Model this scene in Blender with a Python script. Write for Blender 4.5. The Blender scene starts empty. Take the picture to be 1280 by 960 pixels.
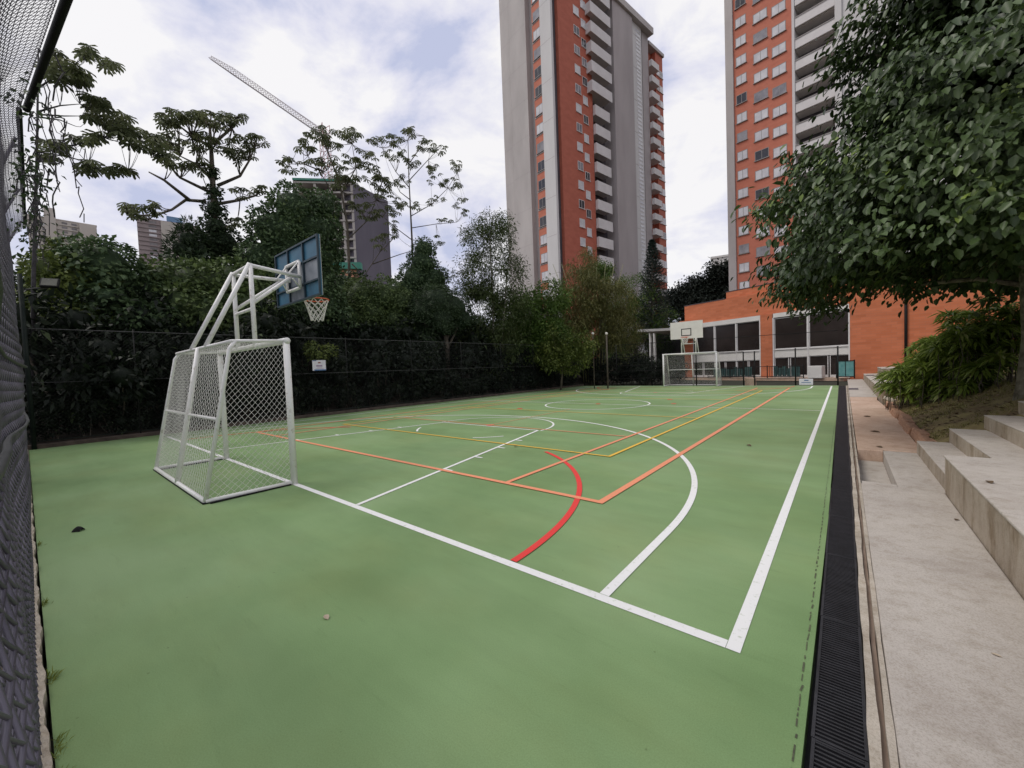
import bpy, bmesh, math, random
import numpy as np
from mathutils import Vector, Matrix
R = math.radians
random.seed(7); rng = np.random.default_rng(11)
scene = bpy.context.scene
col = scene.collection

# ------------------------------------------------------------------ camera
CP = np.array([7.614, -2.3669, 1.5676]); YAW, PIT, ROL, FPX = .6943, -.0391, -.0382, 497.85
def cam_axes():
    cy, sy, cp, sp, cr, sr = math.cos(YAW), math.sin(YAW), math.cos(PIT), math.sin(PIT), math.cos(ROL), math.sin(ROL)
    f = np.array([-sy*cp, cy*cp, sp]); r = np.array([cy, sy, 0.]); u = np.cross(r, f)
    return r*cr+u*sr, -r*sr+u*cr, f
CR, CU, CF = cam_axes()
cam = bpy.data.cameras.new('camera'); cam_o = bpy.data.objects.new('camera', cam); col.objects.link(cam_o)
m = Matrix.Identity(4)
for i in range(3):
    m[i][0], m[i][1], m[i][2], m[i][3] = CR[i], CU[i], -CF[i], CP[i]
cam_o.matrix_world = m
cam.sensor_width = 36; cam.lens = 36*FPX/1280; cam.clip_start = .02; cam.clip_end = 5000
scene.camera = cam_o
# measuring helpers: a sight line from the camera station, met with a plane of the place
def ray(u, v): return CF+CR*(u-640)/FPX+CU*(480-v)/FPX
def gx(u, v, x): d = ray(u, v); return CP+d*(x-CP[0])/d[0]
def gz(u, v, z=0): d = ray(u, v); return CP+d*(z-CP[2])/d[2]
def gd(u, v, D): d = ray(u, v); return CP+d*D/math.hypot(d[0], d[1])
def gn(u, v, p0, az):
    n = np.array([-math.sin(az), math.cos(az), 0]); d = ray(u, v); return CP+d*(((np.array(p0)-CP)@n)/(d@n))

# ------------------------------------------------------------------ materials
MATS = {}
def new_mat(name):
    mt = bpy.data.materials.new(name); mt.use_nodes = True; MATS[name] = mt
    nt = mt.node_tree; b = nt.nodes['Principled BSDF']
    return mt, nt, b
def mat(name, c1, c2=None, scale=3., rough=.7, bump=0., bscale=60., metal=0., spec=.5, detail=6., stretch=None, mid=.5, width=.35):
    mt, nt, b = new_mat(name); N, Lk = nt.nodes, nt.links
    b.inputs['Roughness'].default_value = rough; b.inputs['Metallic'].default_value = metal
    b.inputs['Specular IOR Level'].default_value = spec
    b.inputs['Base Color'].default_value = (*c1, 1)
    if c2 is not None or bump:
        tc = N.new('ShaderNodeTexCoord'); mp = N.new('ShaderNodeMapping'); Lk.new(tc.outputs['Object'], mp.inputs['Vector'])
        if stretch: mp.inputs['Scale'].default_value = stretch
    if c2 is not None:
        n = N.new('ShaderNodeTexNoise'); n.inputs['Scale'].default_value = scale; n.inputs['Detail'].default_value = detail; n.inputs['Roughness'].default_value = .6
        Lk.new(mp.outputs['Vector'], n.inputs['Vector'])
        r = N.new('ShaderNodeValToRGB'); r.color_ramp.elements[0].position = mid-width/2; r.color_ramp.elements[1].position = mid+width/2
        r.color_ramp.elements[0].color = (*c1, 1); r.color_ramp.elements[1].color = (*c2, 1)
        Lk.new(n.outputs['Fac'], r.inputs['Fac']); Lk.new(r.outputs['Color'], b.inputs['Base Color'])
    if bump:
        n2 = N.new('ShaderNodeTexNoise'); n2.inputs['Scale'].default_value = bscale; n2.inputs['Detail'].default_value = 4
        Lk.new(mp.outputs['Vector'], n2.inputs['Vector'])
        bp = N.new('ShaderNodeBump'); bp.inputs['Strength'].default_value = bump; bp.inputs['Distance'].default_value = .02
        Lk.new(n2.outputs['Fac'], bp.inputs['Height']); Lk.new(bp.outputs['Normal'], b.inputs['Normal'])
    return mt
def foliage(name, c1, c2, c3=None, trans=.25, rough=.5, spec=.22):
    mt, nt, b = new_mat(name); N, Lk = nt.nodes, nt.links
    at = N.new('ShaderNodeAttribute'); at.attribute_name = 'rnd'
    r = N.new('ShaderNodeValToRGB'); r.color_ramp.elements[0].color = (*c1, 1); r.color_ramp.elements[1].color = (*c2, 1)
    r.color_ramp.elements[1].position = .85
    if c3:
        e = r.color_ramp.elements.new(.97); e.color = (*c3, 1)
    Lk.new(at.outputs['Fac'], r.inputs['Fac']); Lk.new(r.outputs['Color'], b.inputs['Base Color'])
    b.inputs['Roughness'].default_value = rough; b.inputs['Specular IOR Level'].default_value = spec
    t = N.new('ShaderNodeBsdfTranslucent'); Lk.new(r.outputs['Color'], t.inputs['Color'])
    mx = N.new('ShaderNodeMixShader'); mx.inputs['Fac'].default_value = trans
    Lk.new(b.outputs[0], mx.inputs[1]); Lk.new(t.outputs[0], mx.inputs[2]); Lk.new(mx.outputs[0], N['Material Output'].inputs['Surface'])
    return mt
def brick(name, c1, c2, mortar, bw=.25, bh=.08, axis_az=0.):
    mt, nt, b = new_mat(name); N, Lk = nt.nodes, nt.links
    tc = N.new('ShaderNodeTexCoord'); mp = N.new('ShaderNodeMapping'); mp.vector_type = 'POINT'
    sx = N.new('ShaderNodeSeparateXYZ'); cx = N.new('ShaderNodeCombineXYZ')
    mp.inputs['Rotation'].default_value = (0, 0, -axis_az)
    Lk.new(tc.outputs['Object'], mp.inputs['Vector']); Lk.new(mp.outputs['Vector'], sx.inputs[0])
    ad = N.new('ShaderNodeMath'); ad.operation = 'ADD'; Lk.new(sx.outputs['X'], ad.inputs[0]); Lk.new(sx.outputs['Y'], ad.inputs[1])
    Lk.new(ad.outputs[0], cx.inputs['X']); Lk.new(sx.outputs['Z'], cx.inputs['Y'])
    bt = N.new('ShaderNodeTexBrick'); bt.inputs['Scale'].default_value = 1; bt.inputs['Brick Width'].default_value = bw; bt.inputs['Row Height'].default_value = bh
    bt.inputs['Mortar Size'].default_value = .006; bt.inputs['Color1'].default_value = (*c1, 1); bt.inputs['Color2'].default_value = (*c2, 1); bt.inputs['Mortar'].default_value = (*mortar, 1)
    Lk.new(cx.outputs[0], bt.inputs['Vector'])
    n = N.new('ShaderNodeTexNoise'); n.inputs['Scale'].default_value = 1.2; n.inputs['Detail'].default_value = 6
    st = N.new('ShaderNodeMapping'); st.inputs['Scale'].default_value = (.35, .35, 2.2); Lk.new(tc.outputs['Object'], st.inputs['Vector']); Lk.new(st.outputs[0], n.inputs['Vector'])
    mr = N.new('ShaderNodeMapRange'); mr.inputs['From Min'].default_value = .3; mr.inputs['From Max'].default_value = .7; mr.inputs['To Min'].default_value = .88; mr.inputs['To Max'].default_value = 1.06
    Lk.new(n.outputs['Fac'], mr.inputs['Value'])
    mx = N.new('ShaderNodeMixRGB'); mx.blend_type = 'MULTIPLY'; mx.inputs['Fac'].default_value = 1
    Lk.new(bt.outputs['Color'], mx.inputs['Color1']); Lk.new(mr.outputs[0], mx.inputs['Color2']); Lk.new(mx.outputs[0], b.inputs['Base Color'])
    b.inputs['Roughness'].default_value = .85; b.inputs['Specular IOR Level'].default_value = .25
    return mt

def concrete(name, cols, stretch=(1, 1, 1), streak=0.):
    mt, nt, b = new_mat(name); N, Lk = nt.nodes, nt.links; tc = N.new('ShaderNodeTexCoord')
    def noise(s, d, ro, st=(1, 1, 1)):
        mp = N.new('ShaderNodeMapping'); mp.inputs['Scale'].default_value = st; Lk.new(tc.outputs['Object'], mp.inputs['Vector'])
        n = N.new('ShaderNodeTexNoise'); n.inputs['Scale'].default_value = s; n.inputs['Detail'].default_value = d; n.inputs['Roughness'].default_value = ro; Lk.new(mp.outputs[0], n.inputs['Vector']); return n
    def ramp(n, els):
        r = N.new('ShaderNodeValToRGB')
        for i, (p, c) in enumerate(els):
            e = r.color_ramp.elements[i] if i < 2 else r.color_ramp.elements.new(p)
            e.position = p; e.color = (*c, 1)
        Lk.new(n.outputs['Fac'], r.inputs['Fac']); return r
    def mul(a, c, f):
        x = N.new('ShaderNodeMixRGB'); x.blend_type = 'MULTIPLY'; x.inputs['Fac'].default_value = f; Lk.new(a.outputs[0], x.inputs['Color1']); Lk.new(c.outputs[0], x.inputs['Color2']); return x
    x = ramp(noise(1.3, 9, .68, stretch), [(.30, cols[0]), (.70, cols[2]), (.5, cols[1])])
    x = mul(x, ramp(noise(9, 8, .75, stretch), [(.28, (.70, .66, .60)), (.52, (1, 1, 1))]), .75)
    x = mul(x, ramp(noise(130, 3, .7), [(.33, (.66, .64, .6)), (.55, (1.03, 1.03, 1.03))]), .7)
    x = mul(x, ramp(noise(2.1, 6, .7, (1.4, 1.4, .5)), [(.36, (.60, .53, .44)), (.5, (1, 1, 1))]), streak)
    Lk.new(x.outputs[0], b.inputs['Base Color']); b.inputs['Roughness'].default_value = .88; b.inputs['Specular IOR Level'].default_value = .2
    bp = N.new('ShaderNodeBump'); bp.inputs['Strength'].default_value = .45; bp.inputs['Distance'].default_value = .006; Lk.new(noise(70, 6, .7).outputs['Fac'], bp.inputs['Height']); Lk.new(bp.outputs[0], b.inputs['Normal'])
    return mt
def court_material():
    mt, nt, b = new_mat('green_acrylic'); N, Lk = nt.nodes, nt.links
    tc = N.new('ShaderNodeTexCoord')
    def noise(s, d, st=None, ro=.6):
        n = N.new('ShaderNodeTexNoise'); n.inputs['Scale'].default_value = s; n.inputs['Detail'].default_value = d; n.inputs['Roughness'].default_value = ro
        src = tc.outputs['Object']
        if st:
            mp = N.new('ShaderNodeMapping'); mp.inputs['Scale'].default_value = st[:3]; mp.inputs['Rotation'].default_value = (0, 0, st[3]); Lk.new(src, mp.inputs['Vector']); src = mp.outputs[0]
        Lk.new(src, n.inputs['Vector']); return n
    def ramp(n, els):
        r = N.new('ShaderNodeValToRGB'); r.color_ramp.elements[0].position = els[0][0]; r.color_ramp.elements[0].color = (*els[0][1], 1)
        r.color_ramp.elements[1].position = els[-1][0]; r.color_ramp.elements[1].color = (*els[-1][1], 1)
        for p, c in els[1:-1]:
            e = r.color_ramp.elements.new(p); e.color = (*c, 1)
        Lk.new(n.outputs['Fac'], r.inputs['Fac']); return r
    def mix(a, bb, f=None, fac=1., mode='MIX'):
        x = N.new('ShaderNodeMixRGB'); x.blend_type = mode; x.inputs['Fac'].default_value = fac
        if f is not None: Lk.new(f, x.inputs['Fac'])
        Lk.new(a, x.inputs['Color1']); Lk.new(bb, x.inputs['Color2']); return x
    base = ramp(noise(.42, 5, (1, 1, 1, .5), .55), [(.32, COURT[0]), (.5, COURT[1]), (.68, COURT[2])])
    smear = ramp(noise(1.1, 5, (.35, 1.5, 1, .55), .62), [(.4, (.86, .86, .84)), (.62, (1.06, 1.06, 1.06))])
    x = mix(base.outputs[0], smear.outputs[0], None, .55, 'MULTIPLY')
    dirt = ramp(noise(.55, 6, (1, 1.6, 1, .9), .6), [(.46, (1, 1, 1)), (.66, (1.0, .90, .80))])
    x = mix(x.outputs[0], dirt.outputs[0], None, .55, 'MULTIPLY')
    spk = ramp(noise(150., 3, None, .7), [(.30, (.82, .83, .80)), (.62, (1.07, 1.07, 1.07))])
    x = mix(x.outputs[0], spk.outputs[0], None, .8, 'MULTIPLY')
    scf = ramp(noise(6., 7, (.25, 2.2, 1, .7), .75), [(.30, (.84, .85, .82)), (.42, (1, 1, 1)), (.70, (1, 1, 1)), (.80, (1.10, 1.09, 1.05))])
    x = mix(x.outputs[0], scf.outputs[0], None, .7, 'MULTIPLY')
    vo = N.new('ShaderNodeTexVoronoi'); vo.inputs['Scale'].default_value = 5.5; Lk.new(tc.outputs['Object'], vo.inputs['Vector'])
    sp = N.new('ShaderNodeValToRGB'); sp.color_ramp.elements[0].position = .022; sp.color_ramp.elements[0].color = (.45, .43, .36, 1); sp.color_ramp.elements[1].position = .045; sp.color_ramp.elements[1].color = (1, 1, 1, 1)
    Lk.new(vo.outputs['Distance'], sp.inputs['Fac']); x = mix(x.outputs[0], sp.outputs[0], None, .6, 'MULTIPLY')
    Lk.new(x.outputs[0], b.inputs['Base Color'])
    b.inputs['Roughness'].default_value = .62; b.inputs['Specular IOR Level'].default_value = .3
    bp = N.new('ShaderNodeBump'); bp.inputs['Strength'].default_value = .12; bp.inputs['Distance'].default_value = .004
    Lk.new(noise(180., 3).outputs['Fac'], bp.inputs['Height']); Lk.new(bp.outputs[0], b.inputs['Normal'])
    return mt
COURT = [(.160, .260, .104), (.207, .318, .140), (.247, .358, .174)]
M = {}
M['court'] = court_material()
def line_paint(name, c, dull):
    mt, nt, b = new_mat(name); N, Lk = nt.nodes, nt.links
    tc = N.new('ShaderNodeTexCoord'); n = N.new('ShaderNodeTexNoise'); n.inputs['Scale'].default_value = 22; n.inputs['Detail'].default_value = 8; n.inputs['Roughness'].default_value = .72
    Lk.new(tc.outputs['Object'], n.inputs['Vector'])
    r = N.new('ShaderNodeValToRGB'); e = r.color_ramp.elements; e[0].position = .30; e[0].color = (*dull, 1); e[1].position = .44; e[1].color = (*c, 1)
    Lk.new(n.outputs['Fac'], r.inputs['Fac']); Lk.new(r.outputs[0], b.inputs['Base Color']); b.inputs['Roughness'].default_value = .6; b.inputs['Specular IOR Level'].default_value = .3
    return mt
M['white_line'] = line_paint('white_line_paint', (.80, .80, .78), (.52, .56, .46))
M['orange_line'] = line_paint('orange_line_paint', (.80, .30, .165), (.52, .29, .14))
M['yellow_line'] = line_paint('yellow_line_paint', (.78, .48, .07), (.5, .40, .12))
M['red_line'] = line_paint('red_line_paint', (.74, .055, .05), (.5, .13, .08))
M['concrete'] = concrete('weathered_concrete', [(.40, .36, .32), (.47, .43, .385), (.51, .47, .42)], (1, 1, 1), .15)
M['concrete_edge'] = concrete('rough_concrete', [(.32, .28, .23), (.46, .41, .34), (.58, .52, .44)], (1, 1, 1), .5)
M['pink_concrete'] = concrete('reddish_concrete', [(.44, .30, .22), (.53, .385, .295), (.58, .44, .35)], (1, 1, 1), .2)
M['riser'] = concrete('stained_concrete_face', [(.27, .22, .165), (.40, .34, .275), (.50, .435, .36)], (1, 1, .6), .95)
M['kerb_dark'] = mat('dirty_dark_kerb', (.035, .025, .02), (.10, .075, .06), 3, .95, .4, 30)
M['soil'] = mat('dark_leaf_mould', (.018, .014, .009), (.045, .032, .02), 5, .95, .6, 30)
M['slope'] = mat('grassy_soil', (.13, .085, .045), (.26, .22, .085), 2.5, .95, .6, 40, width=.3)
M['ground'] = mat('dark_ground', (.012, .015, .007), (.03, .03, .016), .6, .95, .5, 8)
M['edging'] = mat('terracotta_edging', (.30, .15, .09), (.46, .28, .18), 8, .9, .5, 40)
M['groove'] = mat('gutter_sediment', (.22, .16, .12), (.30, .23, .18), 6, .9)
M['rubber'] = mat('black_grate_plastic', (.012, .012, .014), (.03, .03, .034), 9, .55)
M['crack'] = mat('dark_crack', (.05, .05, .035), (.12, .14, .07), 40, .9)
M['white_metal'] = mat('white_painted_steel', (.56, .52, .47), (.82, .81, .79), 14, .42, .08, 40, mid=.36, width=.12, detail=9)
M['net'] = mat('white_net_cord', (.70, .68, .65), (.82, .80, .77), 20, .8)
M['blue_board'] = mat('blue_board_back', (.015, .075, .14), (.035, .15, .235), 2.2, .45, width=.5)
M['pale_board'] = mat('faded_board_panel', (.10, .12, .15), (.24, .26, .29), 3, .5)
M['board_frame'] = mat('dark_blue_frame', (.012, .03, .045), (.02, .045, .065), 6, .5)
M['white_board'] = mat('white_board_front', (.66, .63, .58), (.74, .71, .66), 3, .4)
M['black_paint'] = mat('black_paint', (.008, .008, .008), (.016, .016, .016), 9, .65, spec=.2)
M['rim'] = mat('orange_rim_paint', (.60, .09, .03), (.72, .14, .05), 10, .45)
M['fence_wire'] = mat('grey_coated_wire', (.055, .05, .07), (.13, .12, .155), 3, .5)
M['dark_metal'] = mat('dark_green_metal', (.008, .014, .012), (.02, .026, .022), 6, .6, spec=.15)
M['dark_wire'] = mat('dark_mesh_wire', (.02, .022, .022), (.05, .05, .05), 6, .6)
M['rail'] = mat('grey_rail', (.045, .045, .045), (.09, .09, .09), 6, .7, spec=.15)
M['sign'] = mat('sign_white', (.62, .60, .66), (.72, .70, .74), 6, .5)
M['sign_blue'] = mat('sign_blue', (.03, .09, .25), (.06, .16, .36), 6, .5)
M['tank_blue'] = mat('tank_blue', (.10, .20, .34), (.16, .27, .42), 1, .6)
M['sign_mark'] = mat('sign_mauve', (.30, .22, .33), (.38, .30, .40), 6, .5)
M['sign_red'] = mat('sign_red_brown', (.22, .06, .05), (.28, .1, .08), 6, .5)
M['lamp_glass'] = mat('lamp_glass', (.09, .09, .07), (.14, .14, .11), 3, .3)
M['bark'] = mat('grey_brown_bark', (.055, .045, .035), (.13, .11, .085), 7, .95, .7, 30, stretch=(1, 1, .35))
M['mossy_bark'] = mat('mossy_bark', (.05, .04, .03), (.20, .18, .14), 9, .95, .8, 26)
M['pale_bark'] = mat('pale_bark', (.20, .18, .15), (.34, .32, .27), 6, .9, .4, 20)
M['bamboo_stem'] = mat('bamboo_stem', (.14, .15, .06), (.25, .24, .12), 5, .6)
M['orange_brick'] = brick('orange_brick', (.48, .145, .065), (.56, .18, .088), (.40, .17, .11), .5, .16, R(158))
M['tower_brick'] = mat('red_brick_cladding', (.40, .108, .066), (.48, .14, .088), .9, .85, stretch=(1, 1, 2.))
M['tower_brick_light'] = mat('orange_brick_cladding', (.48, .152, .095), (.55, .185, .118), .9, .85, stretch=(1, 1, 2.))
M['tower_concrete'] = mat('tower_concrete', (.40, .365, .35), (.50, .46, .44), .35, .85, stretch=(1, 1, .3))
M['tower_concrete_pale'] = mat('pale_tower_concrete', (.56, .54, .53), (.64, .62, .61), .35, .85, stretch=(1, 1, .3))
M['tower_mauve'] = mat('mauve_tower_concrete', (.36, .32, .315), (.43, .385, .38), .35, .85, stretch=(1, 1, .3))  # darker mauve puts the unlit side faces' shade into the colour; joints reuse it
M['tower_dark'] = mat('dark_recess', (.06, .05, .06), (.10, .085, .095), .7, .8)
M['balcony'] = mat('white_balcony_front', (.60, .57, .56), (.68, .65, .64), .8, .7)
M['frame_grey'] = mat('grey_window_frame', (.22, .20, .19), (.30, .28, .27), 5, .6)
M['frame_white'] = mat('white_window_frame', (.60, .58, .57), (.68, .66, .65), 5, .5)
M['pane_pale'] = mat('curtained_pane', (.50, .49, .52), (.70, .69, .70), .9, .15, width=.4)
M['pane_grey'] = mat('half_shaded_pane', (.16, .15, .17), (.34, .33, .35), .9, .12, width=.4)
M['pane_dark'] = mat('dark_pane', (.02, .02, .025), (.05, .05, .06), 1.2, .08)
M['glass_dark'] = mat('dark_brown_glazing', (.018, .013, .012), (.035, .026, .024), .7, .22)
M['white_render'] = mat('white_render', (.60, .58, .55), (.68, .66, .63), 1.2, .7)
M['soffit'] = mat('soffit_plaster', (.52, .50, .47), (.58, .56, .53), 1.2, .8)
M['teal'] = mat('teal_panel', (.08, .24, .24), (.16, .34, .33), 5, .4)
M['teal_dark'] = mat('dark_teal_panel', (.03, .07, .07), (.07, .13, .125), 5, .4)
M['beige_wall'] = mat('beige_facade', (.46, .41, .36), (.52, .47, .42), .1, .85)
M['brown_wall'] = mat('brown_grey_facade', (.27, .215, .21), (.33, .27, .26), .15, .85)
M['far_glass'] = mat('far_window_band', (.10, .09, .09), (.22, .2, .2), .5, .4)
M['net_purple'] = mat('purple_grey_debris_net', (.10, .09, .115), (.155, .14, .17), .09, .9, stretch=(1, 1, .4))
M['net_green'] = mat('green_debris_net', (.05, .22, .16), (.08, .28, .2), 1, .8)
M['raw_concrete'] = mat('raw_concrete_frame', (.40, .37, .34), (.50, .46, .42), .4, .9)
M['salmon'] = mat('salmon_brick', (.60, .28, .17), (.68, .35, .22), .4, .9)
M['crane_pale'] = mat('crane_pale_steel', (.62, .57, .58), (.7, .65, .65), 1, .6)
M['crane_red'] = mat('crane_red_steel', (.58, .32, .33), (.62, .38, .38), 1, .6)
M['dry_leaf'] = mat('dry_leaf', (.05, .035, .02), (.16, .10, .05), 30, .8)
M['pale_leaf'] = mat('pale_dry_leaf', (.35, .28, .2), (.5, .42, .32), 30, .8)
M['vine'] = mat('grey_vine_stem', (.03, .027, .03), (.06, .055, .06), 12, .9)
M['f_vine'] = foliage('vine_leaves', (.038, .064, .024), (.14, .195, .066), (.19, .25, .075))
M['f_vine2'] = foliage('blue_green_vine_leaves', (.032, .062, .030), (.12, .178, .078), (.16, .21, .07))
M['f_lime'] = foliage('yellow_green_leaves', (.06, .09, .022), (.16, .20, .045), (.24, .27, .07))
M['f_green'] = foliage('mid_green_leaves', (.042, .085, .02), (.125, .20, .042), (.19, .26, .06))
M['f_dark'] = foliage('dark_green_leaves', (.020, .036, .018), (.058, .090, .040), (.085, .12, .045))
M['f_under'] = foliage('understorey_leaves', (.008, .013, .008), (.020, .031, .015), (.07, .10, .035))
M['f_cecropia'] = foliage('lobed_leaves', (.06, .075, .037), (.135, .152, .075), (.17, .18, .09), trans=.38)
M['f_bamboo'] = foliage('bamboo_leaves', (.036, .056, .02), (.092, .122, .042), (.13, .16, .06))
M['f_bronze'] = foliage('bronze_bamboo_leaves', (.075, .078, .025), (.16, .158, .05), (.22, .16, .06))
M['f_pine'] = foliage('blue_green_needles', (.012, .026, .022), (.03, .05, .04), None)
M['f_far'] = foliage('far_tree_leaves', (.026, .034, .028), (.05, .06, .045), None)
M['f_big'] = foliage('broad_tree_leaves', (.014, .030, .009), (.085, .130, .042), (.18, .25, .045), trans=.12, rough=.42, spec=.36)
M['f_bush'] = foliage('strap_leaves', (.085, .135, .022), (.23, .31, .055), (.36, .40, .16), trans=.38, rough=.38)
M['f_weed'] = foliage('weed_blades', (.12, .16, .03), (.27, .31, .07), None)
M['f_litter'] = foliage('brown_litter', (.05, .03, .015), (.16, .10, .05), (.28, .20, .12), .1)
M['f_grass'] = foliage('grass_blades', (.09, .105, .025), (.19, .19, .05), (.24, .17, .07))

# ------------------------------------------------------------------ object helpers
def tag(o, label=None, cat=None, group=None, kind=None):
    if label: o['label'] = label
    if cat: o['category'] = cat
    if group: o['group'] = group
    if kind: o['kind'] = kind
    return o
def empty(name, loc, label, cat, group=None):
    o = bpy.data.objects.new(name, None); o.location = loc; o.empty_display_size = .2; col.objects.link(o)
    return tag(o, label, cat, group)
def link(name, me, mats, parent=None):
    o = bpy.data.objects.new(name, me); col.objects.link(o)
    for mt in (mats if isinstance(mats, (list, tuple)) else [mats]): me.materials.append(mt)
    if parent is not None:
        o.parent = parent; o.matrix_parent_inverse = Matrix.Translation(-Vector(parent.location))
    return o
def copy_tree(o, parent=None):
    c = o.copy(); col.objects.link(c)
    if parent is not None: c.parent = parent
    for ch in list(o.children): copy_tree(ch, c)
    return c
def nrm(a): return a/np.maximum(np.linalg.norm(a, axis=-1, keepdims=True), 1e-9)

class MB:
    def __init__(s): s.v = []; s.f = []; s.mi = []; s.n = 0; s.m = 0
    def add(s, vs, fs, m=None):
        b = len(s.v); s.v += [tuple(float(c) for c in p) for p in vs]
        for f in fs: s.f.append([b+i for i in f]); s.mi.append(s.m if m is None else m)
        return s
    def hexa(s, p, m=None):   # 8 points: bottom 4 ccw, top 4 ccw
        return s.add(p, [(3, 2, 1, 0), (4, 5, 6, 7), (0, 1, 5, 4), (1, 2, 6, 5), (2, 3, 7, 6), (3, 0, 4, 7)], m)
    def box(s, x0, x1, y0, y1, z0, z1, m=None):
        x0, x1 = min(x0, x1), max(x0, x1); y0, y1 = min(y0, y1), max(y0, y1)
        return s.hexa([(x0, y0, z0), (x1, y0, z0), (x1, y1, z0), (x0, y1, z0), (x0, y0, z1), (x1, y0, z1), (x1, y1, z1), (x0, y1, z1)], m)
    def tube(s, pts, r, n=8, m=None, cap=True):
        pts = [np.array(p, float) for p in pts]; k = len(pts)
        rr = r if isinstance(r, (list, tuple, np.ndarray)) else [r]*k
        rings = []; ref = None
        for i in range(k):
            d = pts[min(i+1, k-1)]-pts[max(i-1, 0)]; d = d/max(np.linalg.norm(d), 1e-9)
            if ref is None: ref = np.array([0, 0, 1.]) if abs(d[2]) < .9 else np.array([1., 0, 0])
            a = np.cross(d, ref); a = a/max(np.linalg.norm(a), 1e-9); b = np.cross(a, d); ref = b
            rings.append([pts[i]+rr[i]*(a*math.cos(2*math.pi*j/n)+b*math.sin(2*math.pi*j/n)) for j in range(n)])
        vs = [p for q in rings for p in q]; fs = []
        for i in range(k-1):
            for j in range(n): fs.append((i*n+j, i*n+(j+1) % n, (i+1)*n+(j+1) % n, (i+1)*n+j))
        if cap: fs += [tuple(range(n-1, -1, -1)), tuple(range((k-1)*n, k*n))]
        return s.add(vs, fs, m)
    def prism(s, poly, z0, z1, m=None):
        n = len(poly); vs = [(*p[:2], z0) for p in poly]+[(*p[:2], z1) for p in poly]
        return s.add(vs, [tuple(range(n-1, -1, -1)), tuple(range(n, 2*n))]+[(i, (i+1) % n, n+(i+1) % n, n+i) for i in range(n)], m)
    def build(s, name, mats, parent=None, smooth=False, bevel=0.):
        me = bpy.data.meshes.new(name); me.from_pydata(s.v, [], s.f); me.update()
        me.polygons.foreach_set('material_index', s.mi)
        if smooth: me.polygons.foreach_set('use_smooth', [True]*len(me.polygons))
        o = link(name, me, mats, parent)
        if bevel:
            b = o.modifiers.new('bevel', 'BEVEL'); b.width = bevel; b.segments = 2; b.limit_method = 'ANGLE'
        return o
def raw(name, V, Q, mats, parent=None, rnd=None, tris=None, smooth=False):
    V = np.asarray(V, np.float32); Q = np.asarray(Q, np.int32).reshape(-1, 4)
    T = np.zeros((0, 3), np.int32) if tris is None else np.asarray(tris, np.int32)
    me = bpy.data.meshes.new(name); me.vertices.add(len(V)); me.vertices.foreach_set('co', V.ravel())
    nl = Q.size+T.size; me.loops.add(nl); me.loops.foreach_set('vertex_index', np.concatenate([Q.ravel(), T.ravel()]).astype(np.int32))
    me.polygons.add(len(Q)+len(T))
    st = np.concatenate([np.arange(len(Q))*4, Q.size+np.arange(len(T))*3]).astype(np.int32)
    me.polygons.foreach_set('loop_start', st)
    if smooth: me.polygons.foreach_set('use_smooth', np.ones(len(st), bool))
    me.update(calc_edges=True); me.validate()
    if rnd is not None:
        a = me.attributes.new('rnd', 'FLOAT', 'POINT'); a.data.foreach_set('value', np.asarray(rnd, np.float32))
    return link(name, me, mats, parent)
def segs(A, B, r, n=3):
    A = np.asarray(A, float); B = np.asarray(B, float); d = nrm(B-A)
    ref = np.where(np.abs(d[:, 2:3]) < .9, np.array([[0, 0, 1.]]), np.array([[1., 0, 0]]))
    a = nrm(np.cross(d, ref)); b = np.cross(a, d)
    V = np.zeros((len(A), 2*n, 3)); Q = np.zeros((len(A), n, 4), int); base = np.arange(len(A))[:, None]*2*n
    for j in range(n):
        o = r*(a*math.cos(2*math.pi*j/n)+b*math.sin(2*math.pi*j/n)); V[:, j] = A+o; V[:, n+j] = B+o
        Q[:, j] = base+np.array([[j, (j+1) % n, n+(j+1) % n, n+j]])
    return V.reshape(-1, 3), Q.reshape(-1, 4)
def lattice(nx, ny, pos, r, n=3):   # diamond mesh on a surface pos(i,j) of fractional coordinates
    I, J = np.meshgrid(np.arange(nx+1), np.arange(ny+1), indexing='ij')
    P = pos(I/nx, J/ny); A = []; B = []
    k = ((I+J) % 2 == 0)
    for dj in (1, -1):
        ok = k & (I+1 <= nx) & (J+dj >= 0) & (J+dj <= ny); i, j = I[ok], J[ok]
        A.append(P[i, j]); B.append(P[i+1, j+dj])
    return segs(np.concatenate(A), np.concatenate(B), r, n)
def bil(c):   # corners c00,c10,c11,c01
    c = [np.array(q, float) for q in c]
    return lambda a, b: ((1-a)*(1-b))[..., None]*c[0]+(a*(1-b))[..., None]*c[1]+(a*b)[..., None]*c[2]+((1-a)*b)[..., None]*c[3]
def merge(lst):
    V = []; Q = []; b = 0
    for v, q in lst: V.append(v); Q.append(q+b); b += len(v)
    return np.concatenate(V), np.concatenate(Q)
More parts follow.
